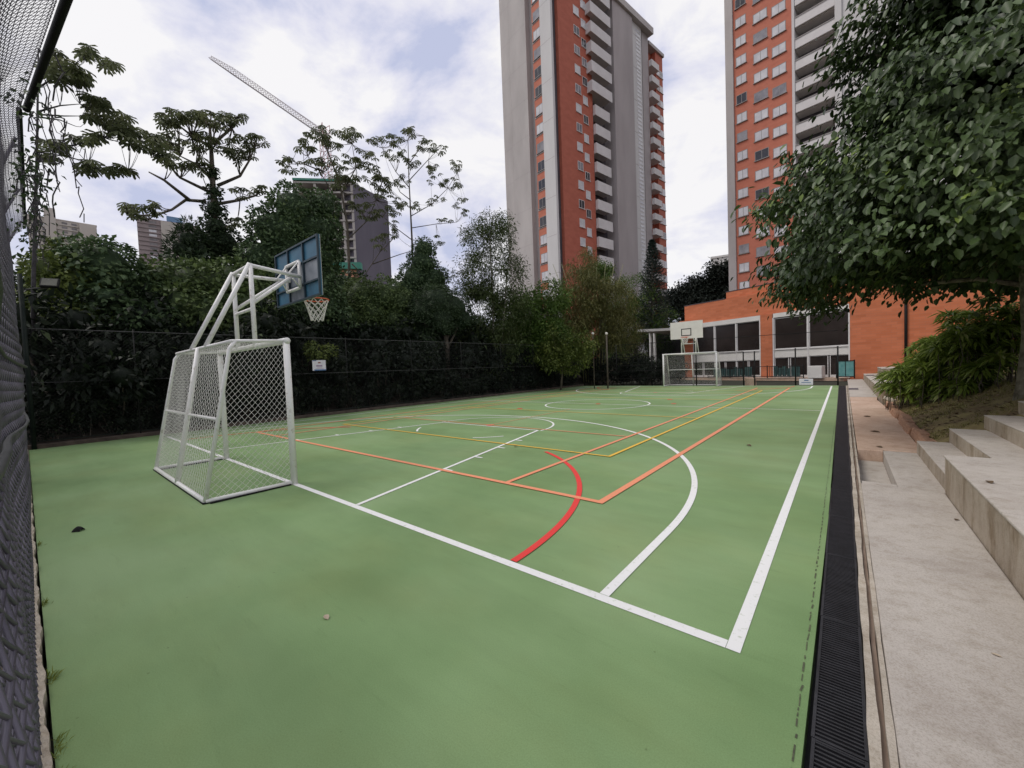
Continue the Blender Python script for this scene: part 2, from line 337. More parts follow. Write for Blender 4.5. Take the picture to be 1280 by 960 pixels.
# leaves -------------------------------------------------------------
def leaf_arrays(P, D, N, L, W, six=False, fold=.2, a=(.33, .5, .72, .4)):
    D = nrm(D); S = nrm(np.cross(D, N)); N = np.cross(S, D); n = len(P)
    L = np.broadcast_to(L, (n,))[:, None]; W = np.broadcast_to(W, (n,))[:, None]
    if six:
        V = np.stack([P, P+a[0]*L*D+a[1]*W*S+fold*W*N, P+a[2]*L*D+a[3]*W*S+fold*W*N-.03*L*N, P+L*D-.12*L*N, P+a[2]*L*D-a[3]*W*S+fold*W*N-.03*L*N, P+a[0]*L*D-a[1]*W*S+fold*W*N], 1)
        b = np.arange(n)[:, None]*6; Q = np.concatenate([b+np.array([[0, 3, 2, 1]]), b+np.array([[0, 5, 4, 3]])]); k = 6
    else:
        V = np.stack([P, P+.45*L*D+.5*W*S+fold*W*N, P+L*D-.1*L*N, P+.45*L*D-.5*W*S+fold*W*N], 1)
        b = np.arange(n)[:, None]*4; Q = b+np.array([[0, 3, 2, 1]]); k = 4
    return V.reshape(-1, 3), Q, k
def leaf_obj(name, P, D, N, L, W, mt, parent, rnd=None, six=False, fold=.2, core=None, a=(.33, .5, .72, .4)):
    V, Q, k = leaf_arrays(P, D, N, L, W, six, fold, a)
    if rnd is None: rnd = rng.random(len(P))
    rv = np.repeat(np.clip(rnd, 0, 1), k); T = None
    if core is not None:
        T = core[1]+len(V); V = np.concatenate([V, core[0]]); rv = np.concatenate([rv, np.full(len(core[0]), .2)])
    return raw(name, V, Q, mt, parent, rv, T)
def rnd_dirs(n): return nrm(rng.normal(size=(n, 3)))
def ico(lumps, k=.86, sub=2):
    bm = bmesh.new(); bmesh.ops.create_icosphere(bm, subdivisions=sub, radius=1); bv = np.array([v.co[:] for v in bm.verts]); bt = np.array([[v.index for v in f.verts] for f in bm.faces]); bm.free()
    V = []; T = []; b = 0
    for c, r in lumps:
        w = bv*(1+.10*np.sin(bv[:, [1, 2, 0]]*5+c[0]*3).sum(1, keepdims=True)*.5)
        V.append(np.array(c)+w*np.array(r)*k); T.append(bt+b); b += len(bv)
    return np.concatenate(V), np.concatenate(T)
def lump_leaves(lumps, dens, droop=.6, zmin=-.55):
    dens = dens*1.35
    Ps = []; Ds = []; Ns = []; Rn = []
    for i, (c, r) in enumerate(lumps):
        r = np.array(r); area = 4*math.pi*np.mean(r)**2; n = int(area*dens)
        d = rnd_dirs(n); d = d[d[:, 2] > zmin]
        ph = rng.random(3)*6
        bumps = 1+.09*np.sin(d[:, 0]*7+ph[0])*np.sin(d[:, 1]*7+ph[1])+.07*np.sin(d[:, 2]*11+ph[2]+d[:, 0]*5)
        p = np.array(c)+d*r*(bumps*(.84+.24*rng.random(len(d))))[:, None]
        keep = np.ones(len(p), bool)
        for j, (c2, r2) in enumerate(lumps):
            if j != i: keep &= (((p-np.array(c2))/np.array(r2))**2).sum(1) > .78
        p, d = p[keep], d[keep]
        o = nrm(d/r)
        Ps.append(p); Ds.append(nrm(o*.6+np.array([0, 0, -droop*.6])+.45*rng.normal(size=p.shape))); Ns.append(nrm(o*.7+np.array([0, 0, .75])+.32*rng.normal(size=p.shape)))
        cl = .5+.5*np.sin(p[:, 0]*2.3+i)*np.sin(p[:, 2]*2.9+p[:, 1]*1.7)
        Rn.append(np.clip(.35*cl+.65*rng.random(len(p)), 0, 1))
    return [np.concatenate(x) for x in (Ps, Ds, Ns, Rn)]
def clump_leaves(centres, radii, per, droop=.5):
    k = len(centres); n = k*per
    c = np.repeat(np.asarray(centres), per, 0); rr = np.repeat(np.broadcast_to(radii, (k,)), per)[:, None]
    off = rng.normal(size=(n, 3))*.5; p = c+off*rr
    o = nrm(off+np.array([0, 0, .3]))
    D = nrm(o*.6+np.array([0, 0, -droop])+.4*rng.normal(size=p.shape)); N = nrm(o*.5+np.array([0, 0, 1.])+.5*rng.normal(size=p.shape))
    cr = np.repeat(rng.random(k), per)
    return p, D, N, np.clip(.45*cr+.55*rng.random(n), 0, 1)
def curve(a, b, sag=0., n=6, wob=0.):
    a = np.array(a, float); b = np.array(b, float); out = []
    for i in range(n+1):
        t = i/n; p = a+(b-a)*t; p[2] += sag*4*t*(1-t)
        if 0 < i < n: p = p+rng.normal(size=3)*wob
        out.append(p)
    return out

# ------------------------------------------------------------------ world and light
w = bpy.data.worlds.new('World'); scene.world = w; w.use_nodes = True
nt = w.node_tree; N, Lk = nt.nodes, nt.links; bg = N['Background']
SUN_EL, SUN_AZ = R(55), R(230)     # azimuth measured from +Y towards +X
sky = N.new('ShaderNodeTexSky'); sky.sky_type = 'NISHITA'; sky.sun_disc = False; sky.sun_elevation = SUN_EL; sky.sun_rotation = SUN_AZ
bg.inputs['Strength'].default_value = .1
tc = N.new('ShaderNodeTexCoord')
mp = N.new('ShaderNodeMapping'); mp.inputs['Scale'].default_value = (1.5, 1.5, 2.6); mp.inputs['Location'].default_value = (1.7, .4, .35); Lk.new(tc.outputs['Generated'], mp.inputs['Vector'])
n1 = N.new('ShaderNodeTexNoise'); n1.inputs['Scale'].default_value = 2.7; n1.inputs['Detail'].default_value = 8; n1.inputs['Roughness'].default_value = .56; n1.inputs['Distortion'].default_value = .25
Lk.new(mp.outputs[0], n1.inputs['Vector'])
r1 = N.new('ShaderNodeValToRGB'); e = r1.color_ramp.elements; e[0].position = .36; e[0].color = (5.0, 5.35, 7.1, 1); e[1].position = .56; e[1].color = (8.9, 8.75, 8.8, 1)
x = r1.color_ramp.elements.new(.45); x.color = (7.0, 7.0, 8.1, 1)
Lk.new(n1.outputs['Fac'], r1.inputs['Fac'])
mxw = N.new('ShaderNodeMixRGB'); mxw.inputs['Fac'].default_value = .93; Lk.new(sky.outputs[0], mxw.inputs['Color1']); Lk.new(r1.outputs[0], mxw.inputs['Color2'])
Lk.new(mxw.outputs[0], bg.inputs['Color'])
sun = bpy.data.lights.new('sun', 'SUN'); sun.energy = 1.5; sun.angle = R(25); sun.color = (1, .95, .88)
so = bpy.data.objects.new('sun', sun); col.objects.link(so)
sd = Vector((math.sin(SUN_AZ)*math.cos(SUN_EL), math.cos(SUN_AZ)*math.cos(SUN_EL), math.sin(SUN_EL)))
so.rotation_euler = sd.to_track_quat('Z', 'Y').to_euler()
vs = scene.view_settings; vs.view_transform = 'Standard'; vs.look = 'None'; vs.exposure = 0.15; vs.gamma = 1; vs.use_curve_mapping = False

# ------------------------------------------------------------------ ground
XL, XR, YN, YF, LC = -7.955, 7.495, -2.39, 25.0, 24.31
tag(MB().add([(-2500, -2500, -.5), (2500, -2500, -.5), (2500, 2500, -.5), (-2500, 2500, -.5)], [(0, 1, 2, 3)]).build('ground', M['ground']), kind='structure')
tag(MB().prism([(XL, -2.52), (XR-.02, YN+.02), (XR+.01, 4), (XR-.07, YF), (XL, YF)], -.3, 0).build('court', M['court']), kind='structure')
# ground just behind the fences: banks
def sheet(name, xs, ys, zf, mt):
    X, Y = np.meshgrid(xs, ys, indexing='ij'); Z = zf(X, Y); V = np.stack([X, Y, Z], -1).reshape(-1, 3); n = len(ys)
    I, J = np.meshgrid(np.arange(len(xs)-1), np.arange(n-1), indexing='ij'); a = (I*n+J).ravel()
    return tag(raw(name, V, np.stack([a, a+n, a+n+1, a+1], 1), mt, smooth=True), kind='structure')
tag(MB().box(-30, 12, -9, -2.56, -.45, -.03).build('rear_strip', M['soil']), kind='structure')
def wav(X, Y): return .5*np.sin(X*1.3+Y*.7)+.3*np.sin(X*3.1-Y*2.3)+.2*np.sin(X*5.3+Y*6.1)
sheet('bank', np.linspace(-60, XL-.14, 60), np.linspace(-30, 75, 100), lambda X, Y: np.clip((-8.1-X)*.28, 0, 2.2)+.12*wav(X, Y)*np.clip((-8.1-X), 0, 1)-.02, M['soil'])
def slope_z(X, Y):
    d = X-8.60
    z = .03+np.where(d < 1.4, .60*d, .84+.30*(d-1.4))
    z = np.where(X > 16, z*0+.03+.84+.3*6+(X-16)*.08, z)
    fade = np.clip((26-Y)/7, .05, 1)
    return z*fade+.035*wav(X*1.6, Y*1.6)*np.clip(d*3, 0, 1)
sheet('slope', np.concatenate([np.linspace(8.62, 11.5, 50), np.linspace(11.8, 40, 40)]), np.concatenate([np.linspace(4.4, 16, 80), np.linspace(16.3, 32, 40)]), slope_z, M['slope'])
sheet('yard', np.linspace(-60, 60, 30), np.linspace(25.02, 120, 30), lambda X, Y: -.1+0*X, M['ground'])

# ------------------------------------------------------------------ court lines
class Lines(MB):
    def __init__(s, z): super().__init__(); s.z = z
    def line(s, a, b, w=.05, ext=0.):
        a = np.array(a, float); b = np.array(b, float); d = (b-a)/np.linalg.norm(b-a); a = a-d*ext; b = b+d*ext; n = np.array([-d[1], d[0]])*w/2
        s.add([(*(a-n), s.z), (*(b-n), s.z), (*(b+n), s.z), (*(a+n), s.z)], [(0, 1, 2, 3)])
    def arc(s, c, r, a0, a1, w=.05, n=64):
        vs = []
        for i in range(n+1):
            t = R(a0+(a1-a0)*i/n)
            vs += [(c[0]+(r-w/2)*math.cos(t), c[1]+(r-w/2)*math.sin(t), s.z), (c[0]+(r+w/2)*math.cos(t), c[1]+(r+w/2)*math.sin(t), s.z)]
        s.add(vs, [(2*i, 2*i+1, 2*i+3, 2*i+2) if a1 > a0 else (2*i+1, 2*i, 2*i+2, 2*i+3) for i in range(n)])
    def disc(s, c, r, n=20): s.add([(c[0]+r*math.cos(2*math.pi*i/n), c[1]+r*math.sin(2*math.pi*i/n), s.z) for i in range(n)], [tuple(range(n))])
HW, X3, LW, FTX, FTY, R3, Y3, CRR = 7.15, 6.357, 3.125, 1.774, 5.587, 6.301, 1.346, 2.05
WL = Lines(.004)
WL.line((HW, 0), (HW, LC), .07, .037); WL.line((-HW, 0), (-HW, LC), .06, .03)
WL.line((-HW+.03, 0), (HW-.0375, 0), .075); WL.line((-HW+.03, LC), (HW-.0375, LC), .06)
WL2 = Lines(.006)
ysx = math.degrees(math.acos(X3/R3)) if X3 < R3 else 0
for s in (1, -1):
    y = lambda t: t if s == 1 else LC-t
    WL2.line((-LW, y(.038)), (-FTX, y(FTY)), .06); WL2.line((LW, y(.038)), (FTX, y(FTY)), .06)
    WL2.line((-FTX, y(FTY)), (FTX, y(FTY)), .05)
    rf = 1.86
    WL2.arc((0, y(FTY)), rf, 0, 180*s, .05)
    for i in range(6):   # broken lower half of the free-throw circle
        if i in (1, 4): WL2.arc((0, y(FTY)), rf, -(i*30+4)*s, -(i*30+26)*s, .05, 8)
    for q in (1.75, 2.65, 3.5, 4.3):   # lane ticks
        for sg in (1, -1):
            xx = LW+(FTX-LW)*q/FTY; WL2.line((sg*(xx+.03), y(q)), (sg*(xx+.2), y(q)), .05)
    WL2.line((X3, y(.038)), (X3, y(Y3)), .07); WL2.line((-X3, y(.038)), (-X3, y(Y3)), .06)
    WL2.arc((0, y(Y3)), X3, 0, 180*s, .07, 120)
WL2.line((-HW+.03, LC/2), (HW-.0375, LC/2), .05); WL2.arc((-.08, LC/2), CRR, 0, 360, .06, 90)
WL.v += []
nb = len(WL.v); WL.v += WL2.v; WL.f += [[i+nb for i in f] for f in WL2.f]; WL.mi += WL2.mi
tag(WL.build('white_lines', M['white_line']), kind='structure')
RL = Lines(.008)
for s in (1, -1):
    y = lambda t: t if s == 1 else LC-t
    RL.arc((1.45, y(0)), 4.1, (.6 if s == 1 else -.6), 62*s, .066, 50); RL.arc((-1.75, y(0)), 4.1, (179.4 if s == 1 else -179.4), 118*s, .066, 50)
    RL.disc((0, y(5.75)), .11); RL.disc((-2.0 if s == 1 else 2.0, y(9.6)), .11)
RL.disc((0, LC/2), .1); RL.disc((2.7, 13.0), .1)
tag(RL.build('red_lines', M['red_line']), kind='structure')
OL = Lines(.010); TX, TS, TY = 5.483, 4.058, 1.69
for sg in (1, -1):
    OL.line((sg*TX, TY), (sg*TX, LC-TY), .085, .042); OL.line((sg*TS, TY+.04), (sg*TS, LC-TY-.04), .07)
OL.line((-TX+.04, TY), (TX-.042, TY), .08); OL.line((-TX+.04, LC-TY), (TX-.042, LC-TY), .08)
for yy in (LC/2-6.4, LC/2+6.4): OL.line((-TS+.035, yy), (TS-.035, yy), .05)
OL.line((0, LC/2-6.38), (0, LC/2-CRR-.1), .03)
tag(OL.build('orange_lines', M['orange_line']), kind='structure')
YL = Lines(.012); VX, VY = 4.548, 3.83
for sg in (1, -1): YL.line((sg*VX, VY), (sg*VX, LC-VY), .06, .03)
for yy in (VY, LC/2-2.9, LC/2+2.9, LC-VY): YL.line((-VX+.03, yy), (VX-.03, yy), .055)
tag(YL.build('yellow_lines', M['yellow_line']), kind='structure')
CK = Lines(.003); yy = -2.2
while yy < 9:
    l = random.uniform(.02, .09); CK.line((7.455+random.uniform(-.003, .003), yy), (7.457+random.uniform(-.004, .004), yy+l), random.uniform(.003, .008)); yy += l+random.uniform(.01, .05)
tag(CK.build('court_edge_crack', M['crack']), kind='structure')

# ------------------------------------------------------------------ drain, kerb, walkway, bleachers
DX0, DX1 = 7.505, 7.685
def drain_x(y): return DX0-.003*y, DX1+.0015*y
dp = None; k = 0; yy = -2.39
while yy < 24.6:
    cy = yy+.5; x0, x1 = drain_x(cy)
    if dp is None:
        dp = empty('drain_grate', (0, 0, 0), 'black slatted drain grate section along the court edge', 'drain grate', 'black drain grate sections laid end to end along the court edge')
        g = MB()
        for i in range(46):
            y0 = -.495+i*.0216; g.box(DX0+.012, DX1-.012, y0+.004, y0+.0125, -.03, -.002)
        g.build('slats', M['rubber'], dp)
        f = MB(); f.box(DX0, DX0+.012, -.497, .497, -.035, .001); f.box(DX1-.012, DX1, -.497, .497, -.035, .001); f.box(DX0+.0125, DX1-.0125, -.497, -.489, -.034, 0); f.box(DX0+.0125, DX1-.0125, .489, .497, -.034, 0)
        f.build('frame', M['rubber'], dp); o = dp
    else: o = copy_tree(dp)
    o.location = (x0-DX0, cy, -.001); o.scale = ((x1-x0)/(DX1-DX0), 1, 1); o.location.x = x0-DX0*o.scale.x
    yy += 1.0; k += 1
tag(MB().box(7.40, 7.73, -2.39, 24.7, -.16, -.10).build('drain_channel', M['rubber']), kind='structure')
kb = empty('drain_kerb', (7.71, -2.4, 0), 'narrow pale concrete kerb with a sediment gutter beside the black drain', 'kerb')
def wob(y, a): return a*(math.sin(y*5.1)+.6*math.sin(y*13.7+1))
def strip(x0, x1, y0, y1, z0, z1, amp=.003, n=160, slope=.0015):
    mb = MB(); vs = []; fs = []
    for i in range(n+1):
        y = y0+(y1-y0)*i/n; a = x0+slope*y+wob(y, amp); b = x1+slope*y+wob(y+3, amp)
        vs += [(a, y, z0), (b, y, z0), (b, y, z1), (a, y, z1)]
        if i: q = 4*(i-1); fs += [(q, q+4, q+5, q+1)[::-1], (q+1, q+5, q+6, q+2)[::-1], (q+2, q+6, q+7, q+3)[::-1], (q+3, q+7, q+4, q)[::-1]]
    return mb.add(vs, fs)
strip(7.688, 7.722, -2.39, 24.7, -.1, .012).build('kerb_lip', M['concrete_edge'], kb)
strip(7.7235, 7.745, -2.39, 24.7, -.1, -.012, .001).build('gutter', M['groove'], kb)
strip(7.746, 7.768, -2.39, 24.7, -.1, .022, .002).build('gutter_edge', M['concrete_edge'], kb)
WZ = .02
tag(MB().box(7.77, 8.47, -2.6, 3.98, -.3, WZ).build('near_walkway', M['concrete'], None, False, .012), kind='structure')
pk = MB(); pk.box(8.10, 8.56, 3.985, 6.3, -.3, WZ); pk.box(7.785, 8.099, 3.985, 4.1, -.3, WZ); pk.box(7.785, 8.099, 4.101, 6.18, -.3, WZ-.16)
tag(pk.build('stepped_walkway', M['concrete'], None, False, .008), kind='structure')
mbk = MB(); mbk.prism([(7.79, 6.19), (8.099, 6.19), (8.099, 6.305), (8.56, 6.305), (8.60, 12), (8.50, 16), (8.56, 17), (7.80, 17)], -.3, WZ+.012)
tag(mbk.build('reddish_walkway', M['pink_concrete'], None, False, .008), kind='structure')
tag(MB().prism([(7.80, 17.005), (8.56, 17.005), (8.56, 31.5), (7.83, 31.5)], -.3, WZ+.015).build('far_walkway', M['concrete']), kind='structure')
bl = empty('concrete_bleacher', (8.5, 3, 0), 'stained concrete bleacher steps with a tall front block beside the walkway', 'bleacher')
b = MB(); b.box(8.475, 9.6, -2.6, 1.92, -.3, .405); b.box(8.475, 9.6, 1.93, 4.03, -.3, .405)
tag(b.build('front_block', M['riser'], bl, False, .012), 'tall stained front block with a vertical seam')
t_ = MB(); t_.box(8.462, 9.6, -2.6, 1.92, .407, .43); t_.box(8.462, 9.6, 1.93, 4.04, .407, .43); t_.build('capping', M['concrete'], bl, False, .008)
for i, (x0, y1, z) in enumerate([(8.485, 6.32, .20), (8.84, 6.42, .40), (9.215, 6.6, .60), (9.575, 6.8, .80), (9.94, 6.95, 1.0), (10.3, 7.1, 1.2)]):
    y0 = 4.045 if i == 0 else (4.05 if i == 1 else -2.6)
    x1 = 14 if i == 5 else x0+.8
    MB().box(x0, x1, y0, y1, (-.3 if i == 0 else z-.5), z-.003).build('step', M['riser'], bl, False, .012)
    MB().box(x0-.002, x1, y0-.001, y1+.002, z-.002, z+.012).build('tread', M['concrete'], bl, False, .006)
fb = empty('concrete_ledge', (8.9, 22, 0), 'long low concrete ledge under the strap-leaved bush past the reddish walkway', 'ledge')
MB().box(8.57, 9.6, 15.0, 30, -.1, .40).build('body', M['riser'], fb, False, .015)
MB().box(8.56, 9.61, 14.99, 30.0, .402, .43).build('capping', M['concrete'], fb, False, .008)
f2 = empty('concrete_block', (9.6, 27, 0), 'small raised concrete block at the far end of the ledge', 'block')
MB().box(9.15, 9.9, 25.5, 29, .431, .80).build('body', M['riser'], f2, False, .015); MB().box(9.14, 9.91, 25.49, 29.01, .802, .84).build('capping', M['concrete'], f2, False, .008)
for (x, y, z, lab) in ((7.97, 21.5, WZ+.02, 'dark metal cover plate on the far walkway'), (8.75, 27, .435, 'dark metal cover plate on top of the concrete ledge')):
    tag(MB().box(x-.17, x+.17, y-.45, y+.45, z, z+.012).build('cover_plate', M['tower_dark'], None, False, .004), lab, 'cover plate')
# rubble and terracotta edging
def rock(name, c, s, rot, mt, label, cat, group=None, sub=2):
    bm = bmesh.new(); bmesh.ops.create_cube(bm, size=1); bmesh.ops.bevel(bm, geom=bm.edges[:], offset=.16, segments=2, profile=.6, affect='EDGES')
    for v in bm.verts: v.co += Vector(rng.normal(size=3)*.03)
    me = bpy.data.meshes.new(name); bm.to_mesh(me); bm.free(); o = link(name, me, mt); o.location = c; o.scale = s; o.rotation_euler = rot
    return tag(o, label, cat, group)
rock('broken_slab', (8.78, 14.35, .15), (.14, .75, .1), (.15, .35, .5), M['concrete_edge'], 'pale broken slab leaning on the bank by the ledge', 'rubble')
rock('broken_block', (9.08, 14.2, .34), (.36, .3, .36), (.1, .1, .3), M['concrete_edge'], 'squat broken concrete block beside the bush foot', 'rubble')
for i in range(9):
    y = 7.0+i*.82
    rock('edging_stone', (8.66+.03*math.sin(i*2), y, .06), (.17, .80, .20), (0, .25, .03*math.sin(i*3)), M['edging'], 'worn terracotta edging stone between the reddish walkway and the bank', 'edging', 'terracotta edging stones along the reddish walkway')

# kerbs at fence lines
def near_y(x): return -2.425-.0097*(5-x)
kn = MB(); vs = []; fs = []; n = 300
for i in range(n+1):
    x = XL+(7.5-XL)*i/n; y0 = near_y(x)-.04; y1 = near_y(x)+.022+.006*math.sin(x*9)+.004*math.sin(x*31); z = .035+.006*math.sin(x*17)
    vs += [(x, y0, -.2), (x, y1, -.2), (x, y1-.006, z), (x, y0, z+.01)]
    if i: q = 4*(i-1); fs += [(q+1, q+5, q+6, q+2), (q+2, q+6, q+7, q+3), (q+3, q+7, q+4, q)]
kn.add(vs, fs); tag(kn.build('fence_kerb', M['concrete_edge']), 'thin crumbling concrete kerb under the near grey mesh fence', 'kerb')
bk = MB(); bk.box(XL-.17, XL, -2.6, 25.1, -.3, .11); tag(bk.build('back_kerb', M['kerb_dark'], None, False, .02), 'long low dark kerb under the back fence', 'kerb')
gt = []
for (x, n) in ((5.25, 120), (4.35, 50), (3.2, 30), (1.5, 25), (5.0, 40)):
    P = np.stack([x+rng.normal(size=n)*.04, near_y(x)+.03+np.abs(rng.normal(size=n))*.015, np.full(n, .0)], 1); D = nrm(rng.normal(size=(n, 3))*.6+np.array([0, .5, .8]))
    o = leaf_obj('weed_tuft', P, D, rnd_dirs(n), .02+.032*rng.random(n), .005, M['f_weed'], None)
    tag(o, {5.25: 'bushy lime green weed tuft at the kerb nearest the camera', 4.35: 'weed tuft with a long stray blade at the near kerb', 3.2: 'small weed tuft along the near kerb beyond the larger ones', 1.5: 'tiny weed tuft farthest along the near kerb', 5.0: 'sparse weed sprig just beyond the bushiest kerb tuft'}[x], 'weed')

# ------------------------------------------------------------------ near chain-link fence (left edge of view)
nf = empty('chain_link_fence', (0, -2.47, 0), 'tall sagging grey chain-link fence close on the left', 'fence')
ra, rb_ = gz(33, 137, 5.6), gz(83, 0, 5.6)
def rail_y(x):
    t = (x-ra[0])/(rb_[0]-ra[0]); return ra[1]+(rb_[1]-ra[1])*np.clip(t, 0, 1.6)
def fence_y(x, z):
    base = -2.432-.0092*(5-x); z0 = np.clip(4.8-.35*x, 2.9, 4.8); s = np.clip((z-z0)/(5.6-z0), 0, 1)**1.6; s = s*s*(3-2*s)
    b = .018*np.sin(z*3.1+x*.8)+.012*np.sin(x*2.7+z*1.3)+.022*np.exp(-((z-1.75)/.25)**2)*(.6+.4*np.sin(x*2))
    top = np.maximum(rail_y(x)-.062, base)
    return base+(top-base)*s+b*np.clip(z*2, 0, 1)*np.clip((5.6-z)*3, 0, 1)
FX0, FX1, FH = XL, 7.75, 5.58
def fpos(a, b_):
    x = FX0+(FX1-FX0)*a; z = .04+(FH-.04)*b_; y = fence_y(x, z)
    return np.stack([x+.012*np.sin(z*5+x), y+.004*np.where((np.round(a*420)) % 2 == 0, 1, -1), z-.03*np.sin(x*1.7)*b_*(1-b_)], -1)
V, Q = lattice(420, 146, fpos, .0027, 4); raw('mesh', V, Q, M['fence_wire'], nf)
def fpos2(a, b_):
    p = fpos(a, b_*.42); p[..., 1] -= .022+.01*np.sin(p[..., 0]*4); p[..., 0] += .017; p[..., 2] += .012*np.sin(p[..., 0]*7); return p
V, Q = lattice(420, 61, fpos2, .0027, 4); raw('folded_mesh', V, Q, M['fence_wire'], nf)
for x in (XL+.3, -5.2, -2.6):
    zs = np.linspace(0, FH, 9); MB().tube([(x, float(fence_y(x, z))-.06, z) for z in zs], .024, 8).build('post', M['fence_wire'], nf, True)
xs = np.linspace(ra[0], FX1+1, 14); MB().tube([(x, float(rail_y(x)), 5.6) for x in xs], .042, 10).build('top_rail', M['black_paint'], nf, True)
xs = np.linspace(FX0, ra[0], 6); MB().tube([(x, float(fence_y(x, 5.55)), 5.58) for x in xs], .03, 8).build('end_rail', M['dark_metal'], nf, True)
for z in (1.72, 1.45): MB().tube([(x, float(fence_y(x, z))+.012, z+.05*math.sin(x)) for x in np.linspace(FX0, FX1, 40)], .006, 5).build('tension_wire', M['dark_wire'], nf, True)
vt = empty('vine_tangle', (-2, -2.3, 4), 'leafless grey vine tangle with dark leaf clumps hanging on the tall fence', 'vine')
mb = MB()
for i in range(46):
    x = random.uniform(-5.5, .4); z = random.uniform(4.6, 5.8); y = float(rail_y(x))+random.uniform(.0, .14)
    p = [np.array([x, y, z])]
    for j in range(9): p.append(p[-1]+np.array([random.uniform(-.12, .12), random.uniform(-.05, .05), random.uniform(-.20, .06)]))
    mb.tube(p, random.uniform(.004, .010), 4)
mb.build('stems', M['vine'], vt)
cc = np.stack([rng.uniform(-5.5, -.2, 26), 0*np.zeros(26), rng.uniform(4.4, 5.7, 26)], 1); cc[:, 1] = rail_y(cc[:, 0])+rng.uniform(-.08, .06, 26)
P, D, Nn, rr = clump_leaves(cc, .2, 14); leaf_obj('leaves', P, D, Nn, .09, .055, M['f_dark'], vt, rr)

# ------------------------------------------------------------------ back fence, sign, floodlight
bf = empty('back_fence', (XL, 10, 0), 'long dark chain-link fence in front of the trees on the left side', 'fence')
BX = XL-.06
V, Q = lattice(560, 62, lambda a, b_: np.stack([np.full_like(a, BX), -2.5+27.5*a, .14+2.9*b_], -1), .0011, 3); raw('mesh', V, Q, M['dark_wire'], bf)
for y in (-.45, 2.75, 5.9, 9.1, 12.3, 15.5, 18.7, 21.9): MB().tube([(BX-.03, y, 0), (BX-.03, y, 3.1)], (.016), 8).build('post', M['black_paint'], bf, True)
for z, r_, mt in ((3.02, .012, 'rail'), (1.66, .008, 'rail'), (.18, .012, 'dark_metal')): MB().tube([(BX+.025, -2.5, z), (BX+.025, 11, z+.01), (BX+.025, 25, z)], r_, 8).build('rail', M[mt], bf, True)
cp = empty('floodlight_post', (XL, -2.47, 0), 'dark green corner post carrying a tilted square floodlight', 'floodlight')
MB().tube([(XL+.02, -2.43, 0), (XL+.02, -2.43, 4.35)], .045, 10).build('post', M['dark_metal'], cp, True)
MB().tube([(XL+.02, -2.43, 3.95), (XL+.06, -2.2, 4.02), (XL+.08, -1.98, 4.05)], .02, 6).build('arm', M['rail'], cp, True)
hd = MB(); hd.box(-.17, .17, -.04, .04, -.13, .13); h = hd.build('lamp_head', M['black_paint'], cp, False, .015)
pn = MB(); pn.box(-.14, .14, -.045, -.041, -.10, .11); p2 = pn.build('lens', M['lamp_glass'], h)
h.matrix_parent_inverse = Matrix.Identity(4); h.location = Vector((XL+.12, -1.95, 4.17))-Vector(cp.location); h.rotation_euler = (R(-28), 0, R(70))
p2.matrix_parent_inverse = Matrix.Identity(4)
sg = empty('info_sign', (XL, 4.75, 1.97), 'small white and blue notice board hung on the back fence', 'sign')
SX = BX+.035
MB().box(SX, SX+.012, 4.49, 5.0, 1.77, 2.17).build('board', M['sign'], sg)
q = SX+.0125
def srect(y0, y1, z0, z1, mt, nm): MB().box(q, q+.003, y0, y1, z0, z1).build(nm, M[mt], sg)
srect(4.55, 4.995, 1.772, 1.815, 'sign_blue', 'blue_band'); srect(4.50, 4.64, 2.14, 2.165, 'sign_blue', 'blue_corner')
srect(4.70, 4.80, 2.05, 2.10, 'sign_red', 'emblem'); srect(4.63, 4.86, 1.92, 1.985, 'sign_mark', 'text_block'); srect(4.66, 4.84, 1.87, 1.885, 'sign_mark', 'text_line'); srect(4.60, 4.90, 1.84, 1.852, 'sign_mark', 'text_line')

